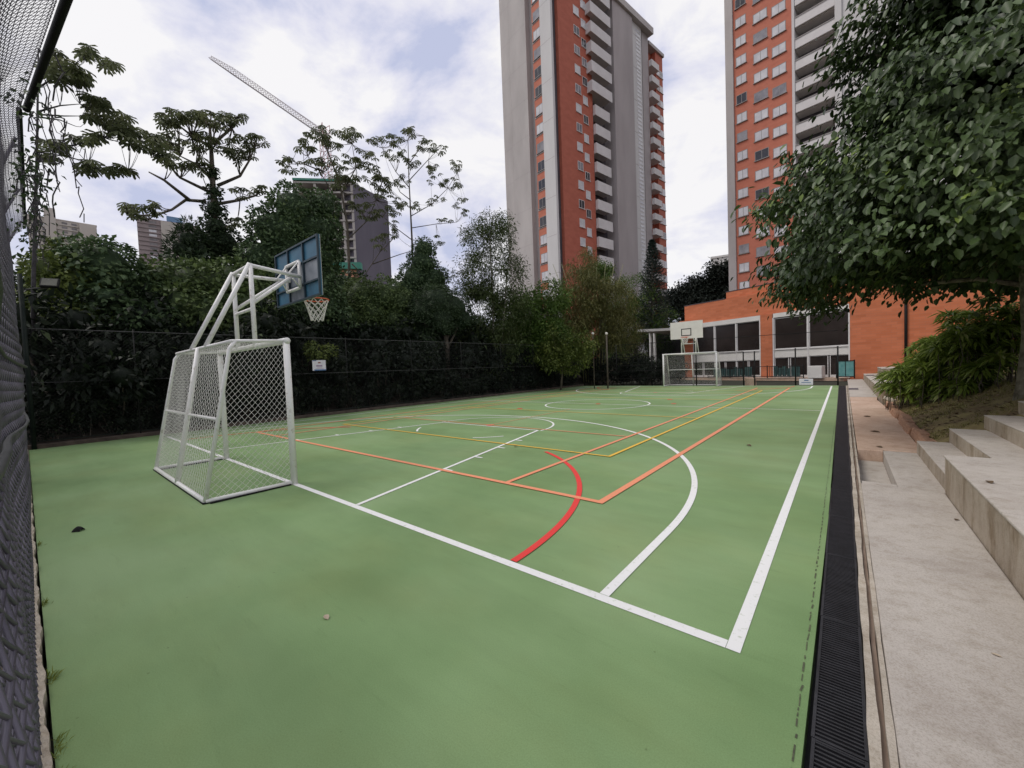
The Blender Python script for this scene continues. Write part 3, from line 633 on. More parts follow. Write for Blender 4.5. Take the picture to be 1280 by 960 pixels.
# ------------------------------------------------------------------ goals with hoops
def goal_hoop(cx, yl, sgn, label, gw=1.595, gh=2.09, near=True):
    """frame in local metres: x across, y towards the court positive, z up"""
    g = empty('goal_with_hoop', (cx, yl, 0), label, 'goal', 'white goals with a basketball hoop on top')
    def T(x, y, z): return (cx+sgn*x, yl+sgn*y, z)
    def tb(nm, pts, r, mt='white_metal', n=10, lab=None):
        o = MB().tube([T(*p) for p in pts], r, n).build(nm, M[mt], g, True)
        if lab: o['label'] = lab
        return o
    BY, TYY, off = -1.05, -.66, -.05
    for s in (-1, 1):
        tb('post', [(s*gw, 0, 0), (s*gw, 0, gh+.03)], .045, n=14)
        tb('back_upright', [(s*gw+off, BY, .03), (s*gw*.985, TYY-.03, gh-.12), (s*gw*.985, TYY+.04, gh-.02)], .026)
        tb('base_rail', [(s*gw+off*.8, BY, .03), (s*gw, -.04, .03)], .028)
        tb('top_side_rail', [(s*gw*.985, TYY, gh-.02), (s*gw, -.03, gh)], .022)
    def gp(x0, x1, y0, y1):  # black pad strips added to draw the contact shadow under the rails
        q0, q1 = T(x0, y0, 0), T(x1, y1, 0); MB().box(q0[0], q1[0], q0[1], q1[1], .0045, .018).build('contact_shade_pad', M['black_paint'], g)
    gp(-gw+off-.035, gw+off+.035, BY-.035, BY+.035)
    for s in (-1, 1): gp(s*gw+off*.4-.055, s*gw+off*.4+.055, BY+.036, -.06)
    tb('crossbar', [(-gw-.045, 0, gh), (gw+.045, 0, gh)], .045, n=14)
    tb('back_base_rail', [(-gw+off, BY, .03), (gw+off, BY, .03)], .03)
    tb('back_top_rail', [(-gw*.985, TYY, gh-.02), (gw*.985, TYY, gh-.02)], .024)
    tb('back_middle_rail', [(-gw+off/2, (BY+TYY)/2, 1.05), (gw+off/2, (BY+TYY)/2, 1.05)], .02)
    hx0, hx1, ht = -.43, .42, 3.42
    for xx in (hx0, hx1):
        tb('hoop_post', [(xx, -.02, gh), (xx, -.02, ht)], .036)
        tb('hoop_strut', [(xx, -.03, ht), (xx, TYY-.02, gh-.02)], .033)
        tb('hoop_arm', [(xx, 0, ht-.03), (xx*.55, .84, ht-.05)], .031)
        tb('hoop_brace', [(xx, 0, ht-.62), (xx*.6, .66, ht-.09)], .030)
    tb('middle_back_strut', [(0.02, BY, .03), (0.0, TYY-.02, gh-.02)], .036)
    tb('hoop_tie', [(hx0, -.02, ht-.72), (hx1, -.02, ht-.72)], .026); tb('hoop_tie', [(hx0, -.02, ht-.02), (hx1, -.02, ht-.02)], .03)
    # backboard
    bw, z0, z1, yb, bo = .94, 2.98, 4.03, .94, -.16
    bd = MB()
    def bx(mb, x0, x1, y0, y1, a, b_): 
        p0 = T(x0, y0, a); p1 = T(x1, y1, b_); mb.box(p0[0], p1[0], p0[1], p1[1], a, b_)
    bx(bd, bo-bw, bo+bw, yb, yb+.02, z0, z1); bo_ = bd.build('backboard', M['blue_board'] if near else M['white_board'], g)
    fr = MB(); xs = [bo-bw, bo-bw*.36, bo+bw*.34, bo+bw-.03]
    for xx in xs: bx(fr, xx, xx+.03, yb-.035, yb-.001, z0, z1)
    for zz in (z0, z0+.27, z0+.66, z1-.03):
        for a in range(3): bx(fr, xs[a]+.031, xs[a+1]-.001, yb-.033, yb-.002, zz, zz+.03)
    fr.build('board_frame', M['board_frame'] if near else M['white_metal'], g)
    if near:
        pf = MB(); bx(pf, xs[1]+.035, xs[2]-.005, yb-.006, yb-.003, z0+.31, z0+.65); bx(pf, xs[2]+.035, xs[3]-.005, yb-.006, yb-.003, z0+.31, z0+.65); bx(pf, xs[1]+.035, xs[2]-.005, yb-.006, yb-.003, z0+.035, z0+.265)
        tag(pf.build('board_panel', M['pale_board'], g), 'faded pale grey backboard panels')
    wf = MB(); bx(wf, bo-bw, bo+bw, yb+.0205, yb+.026, z0, z1); front = wf.build('board_face', M['white_board'], g)
    mk = MB(); a0, a1, c0, c1 = bo-.295, bo+.295, z0+.17, z0+.62
    for (p, q_, r_, s_) in ((a0, a1, c0, c0+.05), (a0, a1, c1-.05, c1), (a0, a0+.05, c0+.051, c1-.051), (a1-.05, a1, c0+.051, c1-.051)): bx(mk, p, q_, yb+.0262, yb+.030, r_, s_)
    mk.build('target_square', M['black_paint'], front)
    # mount frame behind board
    mf = [(bo-.30, yb-.07, z0+.22), (bo+.27, yb-.07, z0+.22), (bo+.27, yb-.07, z0+.70), (bo-.30, yb-.07, z0+.70)]
    mo = MB()
    for a in range(4): mo.tube([T(*mf[a]), T(*mf[(a+1) % 4])], .03, 8)
    mo.tube([T(*mf[0]), T(hx0*.55, .70, ht-.1)], .014, 6); mo.tube([T(*mf[1]), T(hx1*.55, .70, ht-.1)], .014, 6); mo.tube([T(*mf[2]), T(hx1*.55, .60, ht-.06)], .014, 6); mo.tube([T(*mf[3]), T(hx0*.55, .60, ht-.06)], .014, 6)
    mo.build('board_mount', M['white_metal'], g, True)
    rc = np.array([bo, yb+.33, 3.06]); rr_ = .225
    rm = MB(); rm.tube([T(rc[0]+rr_*math.cos(t), rc[1]+rr_*math.sin(t), rc[2]) for t in np.linspace(0, 2*math.pi, 33)], .012, 8)
    p0 = T(rc[0]-.07, yb+.031, 3.02); p1 = T(rc[0]+.07, yb+.11, 3.065); rm.box(p0[0], p1[0], p0[1], p1[1], 3.02, 3.065)
    rim = rm.build('rim', M['rim'], g, True)
    def npos(a, b_):
        t = a*2*math.pi; k = rr_*(1-.52*b_**.8); zz = rc[2]-.012-.40*b_
        return np.stack([cx+sgn*(rc[0]+k*np.cos(t)), yl+sgn*(rc[1]+k*np.sin(t)), zz+.01*np.sin(7*t)], -1)
    V, Q = lattice(20, 6, npos, .0075, 5); raw('rim_net', V, Q, M['net'], rim)
    # net
    c = lambda *p: np.array(T(*p))
    A0, A1, B0, B1 = c(-gw+off, BY, .04), c(gw+off, BY, .04), c(-gw*.985, TYY, gh-.02), c(gw*.985, TYY, gh-.02)
    F0, F1, G0, G1 = c(-gw, 0, .04), c(gw, 0, .04), c(-gw, 0, gh), c(gw, 0, gh)
    def sag(fn, nv, amt, zs=0.):
        def f(a, b_):
            p = fn(a, b_); k = (np.sin(math.pi*np.clip(a, 0, 1))*np.sin(math.pi*np.clip(b_, 0, 1)))
            w_ = amt*k*(1+.4*np.sin(a*9+b_*5)); p = p+w_[..., None]*np.array(nv)*sgn
            p[..., 2] += zs*k+.004*np.sin(a*40+b_*33); return p
        return f
    rn = .0024 if near else .0026
    parts = [lattice(66, 46, sag(bil([A0, A1, B1, B0]), (0, -.05, 0), 1.), rn), lattice(24, 46, sag(bil([A1, F1, G1, B1]), (.03, 0, 0), 1.), rn), lattice(24, 46, sag(bil([A0, F0, G0, B0]), (-.09, 0, 0), 1.), rn), lattice(66, 14, sag(bil([B0, B1, G1, G0]), (0, 0, 0), 1., -.07), rn)]
    V, Q = merge(parts); raw('goal_net', V, Q, M['net'], g)
    return g
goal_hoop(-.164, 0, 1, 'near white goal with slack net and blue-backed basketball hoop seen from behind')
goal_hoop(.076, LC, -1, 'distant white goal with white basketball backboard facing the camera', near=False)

# ------------------------------------------------------------------ far fence and things in front of the clubhouse
ff = empty('far_fence', (0, 25.1, 0), 'dark post and rail fence across the far end of the court', 'fence')
FY = 25.12
for x, h in ((-7.9, 3.0), (-5.2, 3.0), (-2.6, 3.0), (.3, 3.0), (2.98, 2.05), (3.56, 2.05), (5.55, 2.1), (7.40, 2.1), (7.40, 3.0)):
    if (x, h) == (7.40, 3.0): continue
    MB().tube([(x, FY, -.1), (x, FY, h)], .035, 8).build('post', M['black_paint'], ff, True)
for z, xa, xb in ((2.98, -7.9, 7.4), (2.05, -7.9, 2.96), (.52, -7.9, 2.96), (1.05, -7.9, 2.96), (.22, 3.6, 7.38), (1.45, -7.9, 2.9)): MB().tube([(xa, FY+.05, z), (xb, FY+.05, z-.05*(z > 2.9))], .017, 6).build('rail', M['black_paint'], ff, True)
V, Q = lattice(300, 60, lambda a, b_: np.stack([-7.9+15.3*a, np.full_like(a, FY+.07), .1+2.86*b_], -1), .0012, 3); raw('mesh', V, Q, M['dark_wire'], ff)
tag(MB().box(3.02, 3.52, 25.3, 26.0, -.1, .42).build('ramp_step', M['pink_concrete'], None, False, .01), 'small pinkish concrete step behind the gate gap in the far fence', 'step')
bg_ = empty('white_banner', (6.0, 25.0, 0), 'white folded banner with faint blue marks at the foot of the far fence', 'banner')
MB().box(5.72, 6.34, 25.02, 25.07, .03, .37).build('sheet', M['sign'], bg_, False, .008); mb = MB(); mb.box(5.95, 6.14, 25.015, 25.019, .26, .31); mb.box(5.82, 6.25, 25.015, 25.019, .15, .18); mb.build('marks', M['sign_blue'], bg_)

# ------------------------------------------------------------------ clubhouse
P0 = gz(1062, 474); AZ = R(158); EV = np.array([math.cos(AZ), math.sin(AZ), 0]); NV = np.array([EV[1], -EV[0], 0]); NV = NV if NV[1] > 0 else -NV
def fbox(mb, s0, s1, d0, d1, z0, z1, m=None):
    s0, s1 = min(s0, s1), max(s0, s1)
    pt = lambda s, d, z: tuple(P0+EV*s+NV*d+np.array([0, 0, z-P0[2]]))
    return mb.hexa([pt(s0, d1, z0), pt(s1, d1, z0), pt(s1, d0, z0), pt(s0, d0, z0), pt(s0, d1, z1), pt(s1, d1, z1), pt(s1, d0, z1), pt(s0, d0, z1)], m)
ch = empty('clubhouse', tuple(P0), 'low orange brick clubhouse with dark windows and a white canopy beyond the court', 'building')
def part(nm, mt, boxes, parent=None, bev=0.):
    mb = MB()
    for b_ in boxes: fbox(mb, *b_)
    return mb.build(nm, M[mt], parent or ch, False, bev)
part('wall', 'orange_brick', [(-9, .0, 0, 6, -.3, 6.7), (4.83, 5.72, -.02, .4, -.3, 5.0), (11.9, 12.7, -.02, .4, -.3, 5.3), (-9, 12.86, .3, 6, 5.02, 6.78), (-9, 8.9, .6, 6, 6.79, 7.38), (12.87, 13.9, .8, 4, 5.0, 5.5)])
part('recess_wall', 'tower_dark', [(12.9, 22, 5.2, 5.6, -.3, 4.44)])
part('parapet_coping', 'tower_dark', [(8.85, 12.9, .27, .5, 6.785, 6.84), (-9, 8.94, .57, .8, 7.385, 7.44)])
part('fascia', 'white_render', [(.02, 4.79, .02, .38, 4.66, 4.98), (5.75, 11.88, .02, .38, 4.6, 4.98)])
part('plinth', 'pink_concrete', [(.02, 13, -.8, .3, -.3, .12)])
part('room_backing', 'tower_dark', [(.02, 12.7, 1.2, 1.3, 0, 4.99)])
for (a, b_) in ((.05, 2.40), (2.50, 4.74), (5.82, 7.70), (7.79, 9.64), (9.74, 11.86)):
    wn = part('upper_window', 'frame_white', [(a, a+.05, .1, .2, 2.25, 4.6), (b_-.05, b_, .1, .2, 2.25, 4.6), (a+.051, b_-.051, .1, .2, 2.25, 2.3), (a+.051, b_-.051, .1, .2, 4.55, 4.6)])
    part('pane', 'glass_dark', [(a+.052, b_-.052, .14, .16, 2.301, 4.549)], wn)
part('mullion', 'frame_white', [(2.405, 2.495, .04, .22, 0.12, 4.655), (7.705, 7.785, .04, .22, .12, 4.595), (9.645, 9.735, .04, .22, .12, 4.595), (4.745, 4.825, .0, .22, .12, 4.655), (5.73, 5.815, .0, .22, .12, 4.595), (-.03, .045, -.02, .1, .1, 4.655)])
part('spandrel', 'white_render', [(.05, 2.40, .06, .3, 1.66, 2.24), (2.50, 4.74, .06, .3, 1.62, 2.24), (5.82, 7.70, .06, .3, 1.5, 2.24), (7.79, 9.64, .06, .3, 1.5, 2.24), (9.74, 11.86, .06, .3, 1.5, 2.24)])
part('spandrel_ledge', 'frame_white', [(.05, 2.40, 0, .055, 2.18, 2.25), (2.50, 4.74, 0, .055, 2.18, 2.25), (5.82, 7.70, 0, .055, 2.18, 2.25), (7.79, 9.64, 0, .055, 2.18, 2.25), (9.74, 11.86, 0, .055, 2.18, 2.25)])
for (a, b_, t) in ((.05, 1.15, 1.65), (1.25, 2.40, 1.65), (2.50, 3.65, 1.61), (3.75, 4.74, 1.61), (5.82, 6.72, 1.49), (6.80, 7.70, 1.49), (7.79, 8.7, 1.49), (8.78, 9.64, 1.49), (9.74, 10.8, 1.49), (10.9, 11.86, 1.49)):
    wn = part('lower_window', 'frame_white', [(a, a+.04, .1, .2, .12, t), (b_-.04, b_, .1, .2, .12, t), (a+.041, b_-.041, .1, .2, .12, .3), (a+.041, b_-.041, .1, .2, t-.04, t)])
    part('pane', 'glass_dark', [(a+.042, b_-.042, .14, .16, .301, t-.041)], wn)
cz = 4.45
c1, c2, c3 = gz(797, 415, cz), gz(872, 409, cz), None
cpoly = [c1[:2], (P0+EV*11.0+NV*-.3)[:2], (P0+EV*11.0+NV*1.0)[:2], (P0+EV*12.8+NV*5)[:2], (P0+EV*17+NV*5)[:2]]
area = sum(cpoly[i][0]*cpoly[(i+1) % 5][1]-cpoly[(i+1) % 5][0]*cpoly[i][1] for i in range(5))
if area < 0: cpoly = cpoly[::-1]
MB().prism(cpoly, cz, cz+.22).build('canopy', M['soffit'], ch)
for u in (814.5, 819.5):
    q0 = gd(u, 475, 40.5 if u < 816 else 41.5); MB().tube([(q0[0], q0[1], -.3), (q0[0], q0[1], cz-.005)], .14, 12).build('canopy_column', M['white_render'], ch, True)
pp = gn(1133, 420, P0, AZ)-NV*.08; MB().tube([(pp[0], pp[1], 0), (pp[0], pp[1], 6.6)], .07, 8).build('drain_pipe', M['black_paint'], ch, True)
# terrace railing
rl = empty('terrace_railing', tuple(P0+EV*5-NV*1.2), 'black railing with upright bars on the clubhouse terrace', 'railing')
mb = MB(); tb = MB()
def fp_(s, d, z): return tuple(P0+EV*s+NV*d+np.array([0, 0, z-P0[2]]))
for s in np.arange(2.5, 9.6, .16):
    if 4.75 < s < 5.8: continue
    mb.tube([fp_(s, -.9, .2), fp_(s, -.9, .98)], .014, 5)
mb.build('bars', M['black_paint'], rl)
for z in (.22, .98): tb.tube([fp_(2.3, -.9, z), fp_(9.7, -.9, z)], .025, 6)
for s in (2.3, 4.75, 5.8, 7.7, 9.7): tb.tube([fp_(s, -.9, .1), fp_(s, -.9, 1.05)], .035, 6)
tb.build('rails', M['black_paint'], rl)
for i, (s0, s1) in enumerate(((2.6, 4.6), (6.0, 9.4))):
    o = empty('glass_screen', fp_((s0+s1)/2, -.7, .2), ('dark teal screen behind the railing right of the brick pier' if i == 0 else 'long dark teal screen behind the railing left of the brick pier'), 'screen')
    b1, b2 = MB(), MB()
    k = int((s1-s0)/.3)
    for j in range(k): fbox(b1, s0+j*.3+.02, s0+j*.3+.28, -.72, -.70, .25, random.uniform(.8, 1.0))
    fbox(b2, s0, s1, -.72, -.70, .18, .245)
    b1.build('panels', M['teal_dark'], o); b2.build('base_rail', M['black_paint'], o)
tp = empty('teal_gate', fp_(-.2, -1.0, .2), 'teal glazed gate panel in a black frame by the brick wall', 'gate')
mb = MB(); fbox(mb, -.62, .27, -1.02, -1.0, .25, 1.2); mb.build('panel', M['teal'], tp)
mb = MB(); fbox(mb, -.68, -.625, -1.04, -.98, .1, 1.3); fbox(mb, .275, .33, -1.04, -.98, .1, 1.3); fbox(mb, -.624, .274, -1.04, -.98, 1.205, 1.26); fbox(mb, -.624, .274, -1.04, -.98, .19, .245); fbox(mb, -.2, -.17, -1.045, -1.025, .25, 1.2); mb.build('frame', M['black_paint'], tp)
mb = MB(); fbox(mb, 1.15, 2.0, -1.0, -.5, .1, .95); tag(mb.build('planter_box', M['white_render'], None, False, .03), 'plain white box standing before the clubhouse lower windows', 'box')

# ------------------------------------------------------------------ towers
class Frame:
    def __init__(s, o, rot):
        s.o = np.array(o, float); s.a = np.array([-math.cos(rot), math.sin(rot), 0]); s.b = np.array([math.sin(rot), math.cos(rot), 0]); s.rot = rot
    def box(s, mb, s0, s1, d0, d1, z0, z1, m=None):
        s0, s1 = min(s0, s1), max(s0, s1); d0, d1 = min(d0, d1), max(d0, d1)
        pt = lambda p, q, z: (s.o[0]+s.a[0]*p+s.b[0]*q, s.o[1]+s.a[1]*p+s.b[1]*q, z)
        return mb.hexa([pt(s1, d0, z0), pt(s0, d0, z0), pt(s0, d1, z0), pt(s1, d1, z0), pt(s1, d0, z1), pt(s0, d0, z1), pt(s0, d1, z1), pt(s1, d1, z1)], m)
    def on_front(s, u, v): q = gn(u, v, s.o, -s.rot); return float((q-s.o)@s.a), float(q[2])
    def on_side(s, u, v): q = gn(u, v, s.o, math.pi/2-s.rot); return float((q-s.o)@s.b), float(q[2])
    def part(s, nm, mt, boxes, parent, bev=0):
        mb = MB()
        for b_ in boxes: s.box(mb, *b_)
        return mb.build(nm, M[mt], parent, False, bev)
PANES = ['pane_pale', 'pane_pale', 'pane_grey', 'pane_dark']
def window(F, par, s0, s1, d0, d1, z0, z1, front, kind=None, fm='frame_white', out=.03):
    """a framed window on the front (thin in d) or side (thin in s) face"""
    k = kind or random.choices(PANES, [5, 3, 3, 2])[0]; t = .07
    if front:
        mid = (s0+s1)/2
        f = F.part('window', fm, [(s0, s0+t, d0-out, d0+.05, z0, z1), (s1-t, s1, d0-out, d0+.05, z0, z1), (s0+t, s1-t, d0-out, d0+.05, z0, z0+t), (s0+t, s1-t, d0-out, d0+.05, z1-t, z1), (mid-.03, mid+.03, d0-out+.005, d0+.04, z0+t, z1-t), (s0-.08, s1+.08, d0-.16, d0+.05, z0-.09, z0-.002)], par)
        F.part('pane', k, [(s0+t, mid-.03, d0-out+.012, d0-.005, z0+t, z1-t), (mid+.03, s1-t, d0-out+.012, d0-.005, z0+t, z1-t)], f)
    else:
        mid = (d0+d1)/2
        f = F.part('window', fm, [(s0-out, s0+.05, d0, d0+t, z0, z1), (s0-out, s0+.05, d1-t, d1, z0, z1), (s0-out, s0+.05, d0+t, d1-t, z0, z0+t), (s0-out, s0+.05, d0+t, d1-t, z1-t, z1), (s0-out+.005, s0+.04, mid-.03, mid+.03, z0+t, z1-t), (s0-.14, s0+.05, d0-.06, d1+.06, z0-.09, z0-.002)], par)
        F.part('pane', k, [(s0-out+.012, s0-.005, d0+t, mid-.03, z0+t, z1-t), (s0-out+.012, s0-.005, mid+.03, d1-t, z0+t, z1-t)], f)
TB = -8.
LTo = CP+ray(697, 240)*58.7
LT = Frame((LTo[0], LTo[1], 0), R(10))
lt = empty('apartment_tower', (LTo[0], LTo[1], 0), 'tall grey and red apartment tower with stacked white balconies behind the trees', 'tower')
S = lambda u, v=240: LT.on_front(u, v)[0]
Dv = lambda u, v=240: LT.on_side(u, v)[0]
TOP = 63.
PITCH = 2.82
sL, s2, s3, s4, s5, s6 = S(631), S(641.5), S(664), S(669), S(680.5), S(682.5)
d1, d2 = Dv(704), Dv(744)
dB1, dF0, dF1, dW0, dW1, dC0, dC1, dE = Dv(762), Dv(766), Dv(790), Dv(791), Dv(803), Dv(805), Dv(812.5), Dv(831.5)
LT.part('concrete_wall', 'tower_concrete', [(s2+.0, sL, .3, 14, TB, TOP+6), (s3, s2-.35, 0, 14, TB, TOP+6), (s6, s3-.001, .9, 14, TB, TOP+6)], lt)
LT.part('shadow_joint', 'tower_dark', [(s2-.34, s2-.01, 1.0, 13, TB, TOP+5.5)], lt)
LT.part('end_fin', 'tower_concrete_pale', [(.15, s6-.01, -.15, .28, TB, TOP+6)], lt)
LT.part('red_strip', 'tower_brick_light', [(s5, s4, .55, .89, TB, TOP+5.7)], lt)
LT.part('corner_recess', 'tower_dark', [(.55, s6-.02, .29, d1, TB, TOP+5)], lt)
LT.part('red_wall', 'tower_brick', [(.0, 8, d1+.01, d2-.01, TB, TOP-1.5)], lt)
LT.part('core_wall', 'tower_dark', [(1.3, 8, d2, dF0-.01, TB, TOP-1.5)], lt)  # dark colour puts the shade behind the balconies into this wall
LT.part('side_fin', 'tower_mauve', [(-.9, 8, dF0, dF1, TB, TOP-1.2)], lt)
LT.part('stair_strip', 'tower_concrete_pale', [(-.5, 8, dF1+.01, dW1, TB, TOP-1.2)], lt)
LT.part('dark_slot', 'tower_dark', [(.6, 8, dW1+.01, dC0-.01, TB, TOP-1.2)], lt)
LT.part('rear_wall', 'tower_mauve', [(-.3, 8, dC0, dC1-.01, TB, TOP-1.2)], lt)
LT.part('roof_slab', 'tower_concrete', [(-1.3, 9, d1, dC1+.3, TOP-1.19, TOP-.1)], lt)
LT.part('rear_red_wall', 'tower_brick', [(.9, 9, dC1, Dv(823), TB, TOP-2.2), (.0, 9, Dv(823)+.01, dE, TB, TOP-2.2)], lt)
LT.part('rear_roof_slab', 'tower_concrete', [(-.3, 9, dC1+.31, dE+.2, TOP-2.19, TOP-1.6)], lt)
zw = LT.on_front(670, 347)[1]
for i in range(-4, 19):
    zc = zw+i*PITCH
    LT.part('strip_spandrel', 'tower_concrete', [(s5+.02, s4-.02, .50, .548, zc-1.0, zc-.86)], lt)
    window(LT, lt, s5+.25, s4-.25, .55, .6, zc-.72, zc+.72, True, random.choice(['pane_grey', 'pane_dark', 'pane_pale']), 'frame_grey', .05)
# stair strip steps of pale glazing
mb = MB(); z = TB
while z < TOP-2:
    LT.box(mb, -.53, -.501, dW0+(dW1-dW0)*.45, dW1-.4, z, z+.38); z += .7
mb.build('stair_glazing', M['pane_pale'], lt)
mb = MB()
for z in np.arange(TB, TOP-2, PITCH*2): LT.box(mb, -.515, -.5005, dF1+.05, dW1-.05, z, z+.06)
mb.build('joint_lines', M['tower_mauve'], lt)
for z in np.arange(TB+1, TOP+5, PITCH*2):
    LT.part('panel_joint', 'tower_mauve', [(s3+.02, s2-.37, -.004, .05, z, z+.05)], lt); LT.part('panel_joint', 'tower_mauve', [(.17, s6-.03, -.154, -.1, z, z+.05)], lt); LT.part('panel_joint', 'tower_mauve', [(s2+.02, sL-.02, .296, .35, z, z+.05)], lt)
da0, da1, db0, db1 = Dv(723.3), Dv(730), Dv(732.3), Dv(738)
zr, zr2 = LT.on_side(721, 253)[1], LT.on_side(733, 263)[1]
for i in range(-2, 12):
    z = zr+i*PITCH*1.035; window(LT, lt, 0, 0, da0, da1, z-.65, z+.65, False)
    window(LT, lt, 0, 0, db0, db1, z-.75-1.0, z+.55-1.0, False)
zb = LT.on_side(753, 304)[1]
for i in range(-3, 14):
    z = zb+i*PITCH*1.055
    big = i >= 8; dd0 = Dv(734, 120) if big else d2+.05; ss = -1.05 if big else -.48
    if z > TOP-2: continue
    b_ = LT.part('balcony', 'balcony', [(ss, ss+.15, dd0, dB1, z-.88, z+.72), (ss+.151, -.01, dd0, dd0+.15, z-.88, z+.72), (ss+.151, 1.25, dd0+.151, dB1-.01, z-.55, z-.35)], lt)
    LT.part('balcony_door', 'glass_dark', [(1.27, 1.299, d2+.6, dB1-.8, z-.34, z+1.5)], b_)
zb = LT.on_side(817, 181)[1]
for i in range(-14, 6):
    z = zb+i*2.80
    if z > TOP-4.4: continue
    b_ = LT.part('rear_balcony', 'balcony', [(-.9, -.78, dC1+.1, Dv(822), z-.5, z+.62), (-.779, -.3, dC1+.1, dC1+.2, z-.5, z+.62), (-.779, .89, dC1+.21, Dv(822)-.01, z-.5, z-.35)], lt)
    for q in (Dv(824), Dv(828)): window(LT, lt, 0, 0, q, q+1.1, z-.3, z+.95, False)

RTo = CP+ray(990, 150)*53.0
RT = Frame((RTo[0], RTo[1], 0), R(10))
rt = empty('brick_tower', (RTo[0], RTo[1], 0), 'tall orange brick tower with recessed grey loggias behind the big tree', 'tower')
S2 = lambda u, v=150: RT.on_front(u, v)[0]
RT.part('concrete_edge', 'tower_concrete', [(S2(918), S2(908.5), -.25, 12, TB, 70)], rt)
RT.part('brick_wall', 'tower_brick_light', [(S2(991), S2(918.2), 0, 12, TB, 70)], rt)
RT.part('pier', 'tower_concrete_pale', [(S2(1053), S2(1044.5), -.2, 12, TB, 70), (S2(994.5), S2(991.2), -.2, 12, TB, 70)], rt)
RT.part('grey_wall', 'tower_concrete_pale', [(S2(1250), S2(1053.2), 0, 12, TB, 70)], rt)
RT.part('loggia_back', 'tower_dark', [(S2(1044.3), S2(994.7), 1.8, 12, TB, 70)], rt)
zc0, zm0, zr0 = RT.on_front(927, 312)[1], RT.on_front(952, 242)[1], RT.on_front(973, 215)[1]
for c, (ua, ub, zz) in enumerate(((921, 934, zc0), (943, 960.5, zm0), (966, 983.5, zr0))):
    for i in range(-6, 14):
        z = zz+i*2.68
        if z < 0 or z > 60: continue
        kd = random.choices(['pane_pale', 'pane_grey', 'pane_dark'], [7, 3, 1])[0]
        window(RT, rt, S2(ub), S2(ua), 0, .05, z-.62, z+.68, True, kd, 'frame_grey')
zl = RT.on_front(1020, 81)[1]
for i in range(-14, 9):
    z = zl+i*2.72
    l = RT.part('loggia_front', 'balcony', [(S2(1044.2), S2(994.8), -.1, .1, z+.5, z+1.75), (S2(1044.2), S2(994.8), .101, 1.79, z+.4, z+.62)], rt)
    RT.part('loggia_rail', 'frame_grey', [(S2(1044.1), S2(994.9), -.16, -.102, z+1.66, z+1.80), (S2(1044.1), S2(994.9), -.13, -.1015, z+.46, z+.54)], l)

# ------------------------------------------------------------------ distant buildings
def slab_building(name, label, uL, uR, vT, D, depth, wallm, floors, pitch, bands, extra=None, rot=0., zb=0):
    a = gd(uL, vT, D); b_ = gd(uR, vT, D); w_ = math.hypot(*(b_-a)[:2]); zt = (a[2]+b_[2])/2
    e = (b_-a)/w_; az = math.atan2(e[1], e[0]); F = Frame((b_[0], b_[1], 0), -az)
    o = empty(name, (b_[0], b_[1], 0), label, 'building')
    F.part('wall', wallm, [(0, w_, 0, depth, zb, zt)], o)
    F.part('roof_edge', wallm, [(-.2, w_+.2, -.2, depth, zt+.01, zt+.6)], o)
    n = int(w_/bands)
    for f in range(floors):
        z = zt-1.6-f*pitch
        if n*floors > 100: F.part('window_band', 'far_glass', [(.6, w_-.6, -.3, -.003, z-.75, z+.85)], o)
        else:
            for j in range(n):
                if random.random() < .8: F.part('window', random.choice(['far_glass', 'far_glass', 'pane_pale']), [(j*bands+.8, j*bands+.8+bands*.55, -.3, -.003, z-.75, z+.75)], o)
        F.part('floor_band', wallm, [(0, w_, -.6, -.305, z-1.5, z-.75)], o)
    return F, o, w_, zt
F, o, w_, zt = slab_building('apartment_block', 'beige apartment block on the far left skyline', 34, 120, 276, 390, 20, 'beige_wall', 12, 2.9, 4.2)
a1_, a2_ = w_*(120-68)/86, w_*(120-54)/86
F.part('lift_tower', 'beige_wall', [(a1_, a2_, -1.5, 8, 0, zt+6.5)], o); F.part('end_bay', 'beige_wall', [(.3, 8, -2.2, 0, 0, zt-.3)], o)
MB().tube([tuple(gd(105, 278, 395)), tuple(gd(105, 267, 395))], .3, 5).build('antenna', M['rail'], o)
F, o, w_, zt = slab_building('office_block', 'brown-grey block with a blue rooftop tank on the left skyline', 171, 246, 278, 360, 20, 'brown_wall', 9, 2.9, 7)
F.part('pale_corner', 'beige_wall', [(w_*.35, w_*.62, -1.2, 0, 0, zt)], o); F.part('roof_tank', 'tank_blue', [(w_*.25, w_*.52, 2, 9, zt+.61, zt+5)], o)
F, o, w_, zt = slab_building('white_block', 'small white building above the dark trees beside the brick tower', 889, 925, 321, 140, 12, 'white_render', 3, 3.0, 4.)

# tower under construction
ct = empty('unfinished_tower', tuple(gd(440, 400, 118)*np.array([1, 1, 0])), 'unfinished concrete tower wrapped in purple-grey netting on the skyline', 'building')
a = gd(402, 235, 118); b_ = gd(441, 235, 116); c_ = gd(484, 235, 126)
e1 = b_-a; e1[2] = 0; w1 = np.linalg.norm(e1); e1 /= w1; e2 = c_-b_; e2[2] = 0; w2 = np.linalg.norm(e2); e2 /= w2
def cquad(mb, o_, e, nrm_, s0, s1, d0, d1, z0, z1):
    pt = lambda s, d, z: tuple(o_[:2]+e[:2]*s+nrm_[:2]*d)+(z,)
    mb.hexa([pt(s0, d0, z0), pt(s1, d0, z0), pt(s1, d1, z0), pt(s0, d1, z0), pt(s0, d0, z1), pt(s1, d0, z1), pt(s1, d1, z1), pt(s0, d1, z1)])
n1_ = np.array([-e1[1], e1[0], 0]); n2_ = np.array([-e2[1], e2[0], 0])
zt = gd(441, 228, 116)[2]; zs = gd(430, 335, 117)[2]
mb = MB(); cquad(mb, b_, e2, n2_, .02, w2, 0, 12, 0, zt); mb.build('netted_wall', M['net_purple'], ct)
